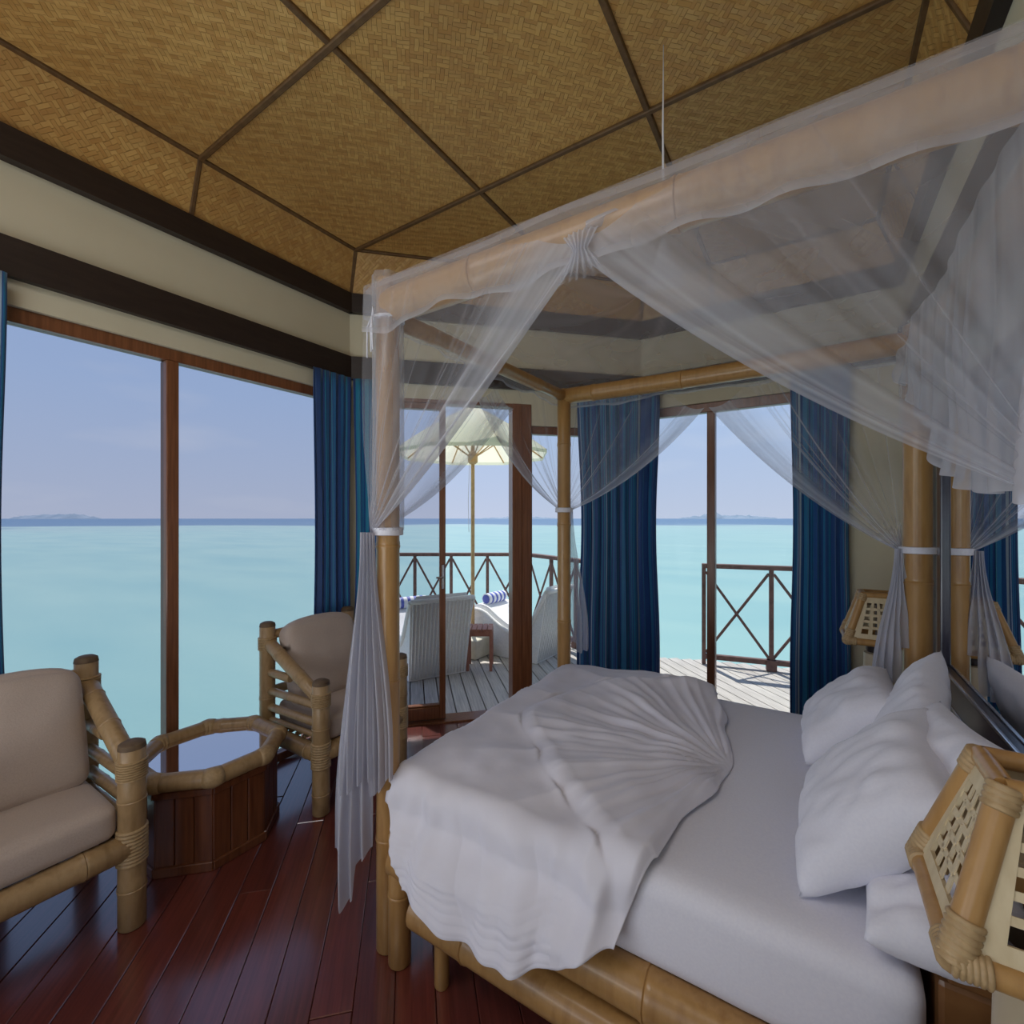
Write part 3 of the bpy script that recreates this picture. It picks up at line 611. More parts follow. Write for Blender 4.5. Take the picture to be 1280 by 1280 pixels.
# ------------------------------------------------------------------ loungers (white woven shells)
def lounger(cx, cy, dx, dy, label, wd=.62, Lk=1.0):
    o_ = CW(cx, cy); root = tag(empty('sun_lounger', (o_.x, o_.y, 0)), label, 'sun lounger', 'white woven sun loungers on the terrace')
    d = (R2*dx+F2*dy).normalized(); s = Vector((-d.y, d.x, 0))
    prof = [(-.12, .74), (-.09, .70), (.02, .50), (.14, .33), (.26, .27), (.40, .28), (.58, .36), (.74, .45), (.88, .47), (1.0, .43), (1.10, .36)]
    prof = [(a*Lk, z) for a, z in prof]
    def sm(pr, n_=28):
        out = []
        for i in range(n_+1):
            t = i/n_*(len(pr)-1); k = min(int(t), len(pr)-2); u = t-k; p0 = pr[max(k-1, 0)]; p1 = pr[k]; p2 = pr[k+1]; p3 = pr[min(k+2, len(pr)-1)]
            out.append(tuple(.5*((2*p1[j])+(-p0[j]+p2[j])*u+(2*p0[j]-5*p1[j]+4*p2[j]-p3[j])*u*u+(-p0[j]+3*p1[j]-3*p2[j]+p3[j])*u**3) for j in (0, 1)))
        return out
    pr = sm(prof)
    bot = []
    for a, z in pr:
        u = (a-pr[0][0])/(pr[-1][0]-pr[0][0]); bot.append((a*.86+.06+(.0 if a > .1 else .05*(1-u)), -.005+max(0, .26-(a+.12)*.0)*0))
    g = G(); N = len(pr)
    # closed shell: top surface, back, two sides
    for (a, z), (ab, zb) in zip(pr, bot):
        for sg in (-1, 1):
            g.v.append(o_+d*a+s*sg*wd/2+Vector((0, 0, z))); g.v.append(o_+d*ab+s*sg*wd/2*.92+Vector((0, 0, zb)))
    for i in range(N-1):
        k = i*4; g.f += [[k, k+2, k+6, k+4], [k+1, k+5, k+7, k+3], [k, k+4, k+5, k+1], [k+2, k+3, k+7, k+6]]
    g.f += [[0, 1, 3, 2], [4*N-4, 4*N-2, 4*N-1, 4*N-3]]
    make('shell', g, 'wicker_white', root, smooth=50)
    g = G()
    for sg in (-1, 1): g.add(*tube([o_+d*a+s*sg*wd/2+Vector((0, 0, z+.005)) for a, z in pr], .024, 8))
    g.add(*tube([o_+d*pr[0][0]+s*wd/2*t_+Vector((0, 0, pr[0][1]+.005)) for t_ in (-1, -.5, 0, .5, 1)], .024, 8)); make('edge_roll', g, 'wicker_white', root, smooth=True)
    # vertical reed ribs on the back
    g = G()
    for k in range(17):
        u = -1+2*(k+.5)/17; p0 = o_+d*(pr[0][0]-.004)+s*u*wd/2*.97+Vector((0, 0, pr[0][1])); p1 = o_+d*(bot[0][0]-.004)+s*u*wd/2*.9+Vector((0, 0, .01)); g.add(*tube([p0, p1], .008, 5))
    make('reed_ribs', g, 'wicker_white', root, smooth=True)
    g = G(); th = .05; sel = pr[1:-1]
    for a, z in sel:
        for sg, e2 in ((-.86, .0), (-.80, th), (.80, th), (.86, 0)): g.v.append(o_+d*(a+(.02 if a < .1 else 0))+s*sg*wd/2+Vector((0, 0, z+e2+.008)))
    for i in range(len(sel)-1):
        k = i*4; g.f += [[k, k+4, k+5, k+1], [k+1, k+5, k+6, k+2], [k+2, k+6, k+7, k+3], [k, k+3, k+7, k+4]]
    g.f += [[0, 1, 2, 3], [k+7, k+6, k+5, k+4]]; make('cushion', g, 'towel', root, smooth=50)
    bp_ = o_+d*.82*Lk; bo = single('bolster', xf(tube([(0, -.17, 0), (0, -.165, 0), (0, 0, 0), (0, .165, 0), (0, .17, 0)], [.05, .062, .066, .062, .05], 16), T(0, 0, 0)), 'bolster_cloth', None, smooth=40)
    bo.location = (bp_.x, bp_.y, .46+.05+.068); bo.rotation_euler = (0, 0, math.atan2(s.y, s.x)-PI/2); bo.name = 'bolster'
    tag(bo, 'blue and white striped bolster on the cushion of the '+('left' if cx < 0 else 'right')+' white lounger', 'bolster', 'striped bolsters on the loungers')
    return root
lounger(-.70, 4.42, -.50, .86, 'left white woven sun lounger, its ribbed back turned to the room')
lounger(.42, 5.02, -.82, .57, 'right white woven sun lounger, seen from its side behind the door post', .58, .92)

# ------------------------------------------------------------------ curtains
def curtain(pts, z0, z1, folds, amp, label, seed, flare=1.0):
    pts = [Vector(p) for p in pts]; L = sum((pts[i+1]-pts[i]).length for i in range(len(pts)-1)); nu = folds*10; nv = 26; g = G(); cu = []
    def at_(s):
        for i in range(len(pts)-1):
            l = (pts[i+1]-pts[i]).length
            if s <= l or i == len(pts)-2: d = (pts[i+1]-pts[i]).normalized(); return pts[i]+d*s, Vector((-d.y, d.x, 0))
            s -= l
    for j in range(nv+1):
        v = j/nv
        for i in range(nu+1):
            u = i/nu; uu = u; p, nr = at_(L*(.5+(uu-.5)*(1-.10*math.sin(PI*min(1, v*1.2))**2*flare)))
            ph = folds*2*PI*u+.9*noise.noise(Vector((u*3, v*1.1, seed))); a = amp*(.75+.5*noise.noise(Vector((u*5, 7, seed))))*(.55+.45*v)
            q = p+nr*a*math.sin(ph); d = Vector((nr.y, -nr.x, 0)); q += d*amp*.35*math.sin(2*ph); g.v.append(Vector((q.x, q.y, z1+(z0-z1)*v))); cu.append(u*L*1.8+seed*3.3)
    for j in range(nv):
        for i in range(nu): k = j*(nu+1)+i; g.f.append([k, k+1, k+nu+2, k+nu+1])
    c_ = sum(pts, Vector())/len(pts); o = make('curtain', g, 'curtain_cloth', loc=(c_.x, c_.y, z0), smooth=True, attr=('cloth_u', cu)); md = o.modifiers.new('thickness', 'SOLIDIFY'); md.thickness = .003
    return tag(o, label, 'curtain', 'blue striped floor-length curtains')
ZB, ZH = .012, 2.47
curtain([(-2.675, .12, 0), (-2.675, .465, 0)], ZB, ZH, 5, .024, 'blue curtain at the left edge of the photo beside the big window', 1)
curtain([(-2.675, 1.81, 0), (-2.675, 2.10, 0)], ZB, ZH, 5, .024, 'blue striped curtain at the right end of the big window, behind the far armchair', 2)
dd = Vector((.7071, .7071, 0)); nn = Vector((.7071, -.7071, 0)); A0 = Vector((-2.74, 2.14, 0))
curtain([A0+dd*.03+nn*.065, A0+dd*.27+nn*.065], ZB, ZH, 4, .024, 'blue striped curtain left of the terrace door, behind the near bed post', 3)
curtain([A0+dd*1.66+nn*.075, A0+dd*2.19+nn*.08, Vector((-.99, 3.645, 0))], ZB, ZH, 8, .028, 'wide blue striped curtain between the two back windows, right of the far foot post', 4)
curtain([(-.125, 3.645, 0), (.205, 3.645, 0)], ZB, ZH, 6, .026, 'blue striped curtain at the right end of the back window, by the far lamp', 5)

# ------------------------------------------------------------------ armchairs
def build_chair(loc, label):
    root = tag(empty('bamboo_armchair', loc), label, 'armchair', 'bamboo armchairs by the window'); o = root.location
    def M(nm, gv, mat, par=root, **k):
        v = [Vector(p)+o for p in gv[0]]; return make(nm, G().add(v, gv[1]), mat, par, **k)
    hx, hy, r = .245, .27, .043
    for sy in (-1, 1):
        fp = M('front_post', pole((hx, sy*hy, 0), (hx, sy*hy, .66), r, .3), 'bamboo_pale', smooth=50)
        bp_ = M('back_post', pole((-hx, sy*hy, 0), (-hx, sy*hy, .895), r*.95, .3), 'bamboo_pale', smooth=50)
        M('post_end', tube([(hx, sy*hy, .655), (hx, sy*hy, .672), (hx, sy*hy, .68)], [r*1.01, r*.95, r*.6], 14), 'bamboo_end', fp, smooth=50)
        M('post_end', tube([(-hx, sy*hy, .890), (-hx, sy*hy, .907), (-hx, sy*hy, .915)], [r*.98, r*.9, r*.6], 14), 'bamboo_end', bp_, smooth=50)
        M('rattan_wrap', wrap((hx, sy*hy, .545), (hx, sy*hy, .615), r, 8), 'rattan', fp, smooth=60)
        M('rattan_wrap', wrap((hx, sy*hy, .235), (hx, sy*hy, .365), r, 10), 'rattan', fp, smooth=60)
        M('rattan_wrap', wrap((-hx, sy*hy, .76), (-hx, sy*hy, .83), r, 8), 'rattan', bp_, smooth=60)
        y = sy*hy
        M('arm', pole((-hx+.01, y, .80), (hx-.02, y, .585), .035, .22), 'bamboo_pale', smooth=50)
        M('side_rail', pole((-hx, y, .635), (-.02, y, .635), .022, .2), 'bamboo_pale', smooth=50)
        for z in (.53, .44, .375): M('side_rail', pole((-hx, y, z), (hx, y, z+.012), .021 if z > .4 else .014, .25), 'bamboo_pale', smooth=50)
        M('seat_rail', pole((-hx, y, .295), (hx, y, .295), .042, .25), 'bamboo_pale', smooth=50)
    M('seat_rail', pole((hx, -hy, .30), (hx, hy, .30), .045, .25), 'bamboo_pale', smooth=50); M('seat_rail', pole((-hx, -hy, .30), (-hx, hy, .30), .04, .25), 'bamboo_pale', smooth=50)
    for z in (.52, .84): M('back_rail', pole((-hx, -hy, z), (-hx, hy, z), .026, .25), 'bamboo_pale', smooth=50)
    g = G()
    for k in range(7): x = -hx+.06+k*.062; g.add(*tube([(x, -hy+.02, .335), (x, hy-.02, .335)], .012, 8))
    M('seat_slats', (g.v, g.f), 'bamboo_pale', smooth=True)
    sc = M('seat_cushion', xf(rbox(.47, .46, .125, .035, 10, (.008, .006, .014)), T(.015, 0, .405)), 'cushion', smooth=True)
    v, f = rbox(.13, .46, .47, .05, 12, (.022, .0, .012))
    vv = []
    for p in v:
        q = Vector(p); q.x += .008*noise.noise(q*9); q.z -= .035*(abs(q.y)/.23)**3*(1 if q.z > .1 else 0); vv.append(q)
    M('back_cushion', xf((vv, f), T(-.125, 0, .68) @ RY(-.30)), 'cushion', smooth=True)
    g = G()
    for sy in (-1, 1): g.add(*tube([T(-.125, 0, .68) @ RY(-.30) @ Vector((.066, sy*.2 * 1, -.19+.038*k)) for k in range(11)], .0035, 5))
    return root
build_chair(Vector((-2.355, .415, 0)), 'bamboo armchair with beige cushions cut off by the left photo edge')
build_chair(Vector((-2.345, 1.735, 0)), 'bamboo armchair with beige cushions beyond the eight-sided table')

# ------------------------------------------------------------------ octagonal coffee table
tc3 = Vector((-2.415, 1.09, 0)); tb = tag(empty('coffee_table', tc3), 'low eight-sided bamboo-rimmed table with dark mirror-like glass top', 'table')
AP = .265; RB = AP/math.cos(PI/8)
def octp(r, z, k): a_ = 2*PI*(k+.5)/8; return tc3+Vector((r*math.cos(a_), r*math.sin(a_), z))
g = G(); g.add([octp(RB*.96, z, k) for z in (.02, .36) for k in range(8)], [[k, (k+1) % 8, (k+1) % 8+8, k+8] for k in range(8)]+[list(range(8))[::-1], list(range(8, 16))]); make('carcass', g, 'table_wood', tb)
for k in range(8):
    a0, a1 = octp(RB, 0, k), octp(RB, 0, k+1); d_ = (a1-a0).normalized(); nr = Vector((d_.y, -d_.x, 0))
    for q in range(3):
        c_ = a0.lerp(a1, (q+.5)/3)-nr*.006; single('side_board', bev(*obox(c_, d_, None, (a1-a0).length/6-.0012, .007, .035, .345), .003), 'table_wood', tb)
    single('plinth_rail', bev(*obox((a0+a1)/2+nr*.003, d_, None, (a1-a0).length/2+.002, .008, 0, .04), .003), 'table_wood', tb)
    single('top_rail', bev(*obox((a0+a1)/2+nr*.004, d_, None, (a1-a0).length/2+.002, .008, .325, .355), .003), 'table_wood', tb)
    b0, b1 = octp(RB*1.02, .395, k), octp(RB*1.02, .395, k+1)
    single('rim_pole', pole(b0, b1, .037, .5, 16, ends=False), 'bamboo_pale', tb, smooth=50)
    e0 = b0.lerp(b1, -.02); single('rattan_wrap', tube([b0.lerp(octp(RB*1.02, .395, k-1), .14), b0.lerp(octp(RB*1.02, .395, k-1), .07), b0.lerp(octp(RB*1.02, .395, k-1), .01)*.5+b0.lerp(b1, .01)*.5, b0.lerp(b1, .07), b0.lerp(b1, .14)], [.0385, .041, .0425, .041, .0385], 16), 'rattan', tb, smooth=True)
g = G(); rg = RB*.93; g.add([octp(rg, z, k) for z in (.385, .397) for k in range(8)], [[k, (k+1) % 8, (k+1) % 8+8, k+8] for k in range(8)]+[list(range(8))[::-1], list(range(8, 16))]); make('glass_top', g, 'table_glass', tb)

# ------------------------------------------------------------------ bed
BX0, BX1, BY0, BY1 = -1.249, .365, 1.136, 2.513
bd = tag(empty('four_poster_bed', ((BX0+BX1)/2, (BY0+BY1)/2, 0)), 'four-poster bed of thick golden bamboo poles', 'bed')
ZBM = 2.24
for (x, y, r, zt) in ((BX0, BY0, .040, 2.335), (BX0, BY1, .040, 2.27), (BX1, BY1, .048, 2.30), (BX1, BY0, .046, 2.31)):
    p_ = single('post', pole((x, y, 0), (x, y, zt), r, .55, 20), 'bamboo', bd, smooth=50)
single('canopy_rail', pole((BX0, BY0, ZBM), (BX1, BY0, ZBM), .052, .55, 18, sq=1.15), 'bamboo', bd, smooth=50)
single('canopy_rail', pole((BX0, BY1, ZBM-.01), (BX1, BY1, ZBM-.01), .046, .55, 18, bend=-.01), 'bamboo', bd, smooth=50)
single('canopy_rail', pole((BX0, BY0, ZBM-.03), (BX0, BY1, ZBM-.01), .032, .45, 16), 'bamboo', bd, smooth=50)
single('canopy_rail', pole((BX1, BY0, 2.14), (BX1, BY1, 2.14), .045, .5, 16), 'bamboo', bd, smooth=50)
# side rails
for y, s in ((BY0-.01, 1), (BY1, -1)):
    single('side_rail', pole((BX0+.10, y+.01*s, .345), (BX1-.02, y+.01*s, .345), .058, .55, 18), 'bamboo', bd, smooth=50)
    single('lower_side_rail', pole((BX0+.16, y-.012*s, .225), (BX1-.05, y-.012*s, .225), .056, .6, 18), 'bamboo', bd, smooth=50)
    single('stub_rail', pole((BX0+.045, y+.0*s, .335), (BX0+.12, y+.0*s, .335), .05, .5, 18), 'bamboo', bd, smooth=50)
single('foot_rail', pole((BX0+.03, BY0, .36), (BX0+.03, BY1, .36), .052, .5, 18), 'bamboo', bd, smooth=50); single('foot_rail', pole((BX0+.03, BY0, .23), (BX0+.03, BY1, .23), .05, .5, 18), 'bamboo', bd, smooth=50)
for x, y, r, zt in ((-1.172, 1.118, .038, .44), (-1.0, 1.135, .024, .24), (-.45, 1.135, .03, .24), (.15, 1.135, .03, .24), (-1.172, 2.5, .038, .44), (-.4, 2.5, .03, .24)): single('leg', pole((x, y, 0), (x, y, zt), r, .3, 16), 'bamboo', bd, smooth=50)
for k in range(9): x = -1.1+k*.165; single('slat', bev(*box(x, 1.19, .385, x+.09, 2.47, .405), .004), 'head_wood', bd)
single('headboard', bev(*box(.20, 1.19, .10, .325, 2.46, .62), .012, 2), 'head_wood', bd)
single('head_shelf', bev(*box(.215, 1.185, .62, .405, 2.465, .645), .006, 2), 'head_wood', bd)
# mattress
MX0, MX1, MY0, MY1, MZ0, MZ1 = -1.19, .185, 1.135, 2.475, .392, .625
v, f = rbox(MX1-MX0, MY1-MY0, MZ1-MZ0, .05, 14, (0, 0, .012)); 
vv = []
for p in v:
    q = Vector(p); q += Vector((0, 0, .004*noise.noise(q*4+Vector((3, 1, 2)))))
    if q.y < -.6: q.y += .006*noise.noise(Vector((q.x*7, q.z*5, 2)))
    vv.append(q)
tag(single('mattress', xf((vv, f), T((MX0+MX1)/2, (MY0+MY1)/2, (MZ0+MZ1)/2)), 'linen', loc=((MX0+MX1)/2, (MY0+MY1)/2, MZ0), smooth=True), 'thick mattress in a smooth white fitted sheet on the bamboo bed', 'mattress')
# crumpled coverlet
TIP = Vector((-.241, 1.771, 0))
def interp(t, tab):
    for (a, va), (b_, vb) in zip(tab[:-1], tab[1:]):
        if t <= b_: u = max(0, (t-a)/(b_-a)); u = u*u*(3-2*u); return va+(vb-va)*u
    return tab[-1][1]
RBT = [(80, .7), (120, .66), (150, .80), (178, .85), (208, .66), (232, .625), (244, .635), (262, .70), (300, .7)]
def pleat(x):
    return .55*math.sin(x)+.3*math.sin(x*2.3+1.7)+.25*math.sin(x*.43+.4)
def coverbump(x, y):
    dx, dy = x-TIP.x, y-TIP.y; r = math.hypot(dx, dy); a = math.degrees(math.atan2(dy, dx)) % 360; Rb = interp(a, RBT)+.02*noise.noise(Vector((a*.03, 2, 0)))
    ins = sstep(0, .07, Rb-r); h = .024*ins*sstep(0, .25, r)
    h += .012*math.exp(-((r-Rb+.02)/.034)**2)*(.7+.8*noise.noise(Vector((a*.07, 5, 1))))
    sharp = lambda q: (1-abs(math.sin(q)))**1.6
    ang = a+2.0*noise.noise(Vector((x*3, y*3, 4)))
    fan = .015*sharp(ang*.131+.7*math.sin(a*.11))+.009*sharp(ang*.27+1)+.005*math.sin(ang*.83)*noise.noise(Vector((a*.09, r*4, 1)))*2
    if ins > 0: h += ins*fan*min(1, r/.16)*(1-.45*sstep(.3, .8, r))
    if r > Rb: h += .017*(sharp(ang*.15+.4))*math.exp(-(r-Rb)/.20)*sstep(0, .02, r-Rb+.01)
    h += .055*math.exp(-(((x+.72)/.28)**2+((y-2.30)/.26)**2))+.05*math.exp(-(((x+.50)/.14)**2+((y-2.36)/.13)**2))
    h += .016*noise.noise(Vector((x*4, y*4, 8)))+.006*noise.noise(Vector((x*11, y*11, 2)))
    return h
NA, NB = 230, 260; g = G()
ROUND = .055; YF = 2.50
Ltop = YF-(MY0+ROUND-.008); Larc = PI/2*ROUND
def rbound(q, hang):
    if hang <= 0:
        y = YF-q; return interp(-y, [(-2.52, -.43), (-2.43, -.385), (-2.1, -.30), (-1.771, -.232), (-1.6, -.25), (-1.354, -.315), (-1.1, -.335)])
    return -.335-.065*min(1, hang/.2)
for j in range(NB+1):
    b_ = j/NB
    for i in range(NA+1):
        a = i/NA
        hem = interp(a, [(0, .345), (.35, .305), (.6, .315), (.8, .375), (1, .46)])+.006*math.sin(a*23)
        Ltot = Ltop+Larc+(MZ1-ROUND-hem)
        q = b_*Ltot; hang = q-Ltop-Larc; zz = max(0, hang)
        xr = rbound(q, max(hang, q-Ltop)); xl = -1.275+.04*noise.noise(Vector((b_*6, 3, 0)))+(sstep(0, .33, zz)*.17+.085*sstep(0, .08, q-Ltop) if q > Ltop else 0)
        x = xl+(xr-xl)*a+.004*noise.noise(Vector((a*12, b_*12, 6)))
        edge = sstep(0, .025, 1-a)*.8+.2
        y0 = YF-q
        if q <= Ltop: y, z, ny, nz_ = y0, MZ1+.010, 0, 1
        elif q <= Ltop+Larc: t = (q-Ltop)/ROUND; y = MY0+ROUND-.008-math.sin(t)*ROUND; z = MZ1+.010-ROUND+math.cos(t)*ROUND; ny, nz_ = -math.sin(t), math.cos(t)
        else: y, z, ny, nz_ = MY0-.008, MZ1+.010-ROUND-hang, -1, 0
        h = coverbump(x, y0)*(1-.6*sstep(0, .1, q-Ltop)) if q < Ltop+.25 else 0
        hh = 0
        if q > Ltop:
            w_ = sstep(0, .12, q-Ltop)
            hh = w_*(.020*pleat(x*26+2.2*noise.noise(Vector((x*2, z*3, 0)))+z*3)+.010+.012*noise.noise(Vector((x*6, z*5, 3)))+.045*sstep(.15, .45, hang)*sstep(-.30, -.60, x))
            hh += w_*.007*math.exp(-((x+.62-.2*(z-.4))/.018)**2)+w_*.009*math.exp(-((x+.47-.15*(z-.4))/.015)**2)
            hz = z-hem
            if .015 < hz < .14 and x < -.55: hh += .0022*math.sin(hz*2*PI/.021)
            hh = max(hh, .0)+.085*sstep(.05, .17, hang)+.02*sstep(.17, .3, hang)
        h = (h*edge+.002)
        p = Vector((x, y+ny*(h+hh), z+nz_*h))
        if p.x < MX0-.012:
            ex = MX0-.012-p.x; p.x = MX0-.012-min(ex, .02)*.5-.012; p.z -= ex*.9
        g.v.append(p)
for j in range(NB):
    for i in range(NA): k = j*(NA+1)+i; g.f.append([k, k+NA+1, k+NA+2, k+1])
o = make('coverlet', g, 'linen_soft', loc=(-.75, 1.7, MZ1), smooth=True); md = o.modifiers.new('thickness', 'SOLIDIFY'); md.thickness = .004; md.offset = 1
tag(o, 'crumpled white coverlet gathered into a fan and hanging over the near side of the bed', 'bedding')
# pillows
def pillow(c, sx, sy, th, lean, yaw, label, roll=0, seed=0):
    N = 36; g = G()
    for side in (1, -1):
        for j in range(N+1):
            for i in range(N+1):
                u = -1+2*i/N; v = -1+2*j/N
                e = (1-abs(u)**2.6)*(1-abs(v)**2.6); t = th/2*max(e, 0)**.42
                pin = 1-.07*(1-abs(v)**2)*abs(u)**2; pin2 = 1-.07*(1-abs(u)**2)*abs(v)**2
                x = u*sx/2*pin2**1; y = v*sy/2; x = u*sx/2*(1-.06*(1-v*v)*u*u); y = v*sy/2*(1-.06*(1-u*u)*v*v)
                w_ = .010*noise.noise(Vector((u*2.2, v*2.2, seed+side)))+.007*noise.noise(Vector((u*6, v*2.0, seed*3+side)))+.012*abs(noise.noise(Vector((u*3+v*2, v*1.4-u, seed*5+2))))
                g.v.append(Vector((x, y, side*(t+w_*(e > 0)*min(1, max(e, 0)*4)))))
        b_ = 0 if side == 1 else (N+1)**2
        for j in range(N):
            for i in range(N):
                k = b_+j*(N+1)+i; q = [k, k+1, k+N+2, k+N+1]; g.f.append(q if side == 1 else q[::-1])
    # local X along the pillow's width; local Y up the lean; normal towards the foot of the bed
    M = T(*c) @ RZ(yaw) @ RY(-lean) @ RZ(PI/2) @ RX(0) @ RZ(roll)
    M = Matrix.Translation(c) @ RZ(yaw) @ Matrix(((0, math.cos(lean), -math.sin(lean), 0), (-1, 0, 0, 0), (0, math.sin(lean), math.cos(lean), 0), (0, 0, 0, 1))) @ RZ(roll)
    o = single('pillow', xf((g.v, g.f), M), 'linen', loc=c, smooth=True)
    bm = bmesh.new(); bm.from_mesh(o.data); bmesh.ops.remove_doubles(bm, verts=bm.verts, dist=.0006); bm.to_mesh(o.data); bm.free()
    return tag(o, label, 'pillow', 'white bed pillows')
pillow(Vector((.245, 1.90, .845)), .50, .38, .13, 1.15, -.12, 'white pillow standing against the far bed-head post, behind the far front pillow', -.18, 2)
pillow(Vector((.245, 1.50, .85)), .42, .36, .13, 1.15, .05, 'white pillow propped behind the large near front pillow, only its upper corner showing', .1, 3)
pillow(Vector((.115, 2.12, .785)), .53, .36, .17, .75, -.05, 'large white pillow leaning at the far side of the bed head', .05, 1)
pillow(Vector((.225, 1.27, .70)), .28, .27, .13, .16, -.05, 'white pillow lying low beside the near lamp, half under the front pillow', 0, 5)
pillow(Vector((.125, 1.455, .815)), .47, .41, .17, .85, .03, 'largest white pillow leaning at the near side, in front of the others', -.14, 4)

# ------------------------------------------------------------------ mirror, back panel, nightstands, lamps
tag(single('trim_30', bev(*box(.435, .15, .0, .47, 2.62, 2.30), .006), 'panel_white'), 'pale panel on the wall behind the bed head', kind='structure')
tag(single('trim_31', bev(*box(.40, 2.60, .0, .47, 2.66, 2.34), .006), 'panel_white'), 'pale upright edging of the wall panel', kind='structure')
mr = tag(empty('wall_mirror', (.43, 1.5, .85)), 'large wall mirror in a dark blue-black frame behind the bed head', 'mirror')
m0, m1, z0, z1 = .70, 2.40, .845, 1.95; fw = .075
for nm, b_ in (('frame_side', (.405, m1-.06, z0, .434, m1, z1)), ('frame_side', (.405, m0, z0, .434, m0+.06, z1)), ('frame_bottom', (.405, m0+.06, z0, .434, m1-.06, z0+.105)), ('frame_top', (.405, m0+.06, z1-fw, .434, m1-.06, z1))):
    single(nm, bev(*box(*b_), .005, 2), 'mirror_frame', mr)
for b_ in ((.400, m0+.06, z0+.100, .408, m1-.06, z0+.112), (.400, m0+.05, z0+.004, .408, m1-.05, z0+.010)): single('silver_bead', bev(*box(*b_), .002), 'silver', mr)
single('mirror_pane', box(.420, m0+.055, z0+.10, .428, m1-.055, z1-fw+.005), 'mirror_glass', mr)
def nightstand(x0, y0, x1, y1, label):
    zt = .60; r_ = tag(empty('nightstand', ((x0+x1)/2, (y0+y1)/2, 0)), label, 'nightstand', 'bedside tables')
    single('top', bev(*box(x0, y0, zt-.03, x1, y1, zt), .006, 2), 'head_wood', r_); single('cabinet', bev(*box(x0+.02, y0+.02, .12, x1-.02, y1-.02, zt-.03), .004), 'table_wood', r_)
    single('drawer', bev(*box(x0+.008, y0+.04, .36, x0+.02, y1-.04, zt-.05), .004), 'head_wood', r_)
    single('drawer_knob', xf(tube([(0, 0, 0), (-.012, 0, 0), (-.016, 0, 0)], [.008, .012, .006], 10), T(x0+.008, (y0+y1)/2, .46)), 'bamboo', r_, smooth=True)
    for x in (x0+.03, x1-.03):
        for y in (y0+.03, y1-.03): single('leg', pole((x, y, 0), (x, y, .57), .026, .3), 'bamboo', r_, smooth=50)
nightstand(.13, .74, .425, 1.05, 'wooden bedside table under the near lamp'); nightstand(.10, 2.64, .395, 3.02, 'wooden bedside table under the far lamp')
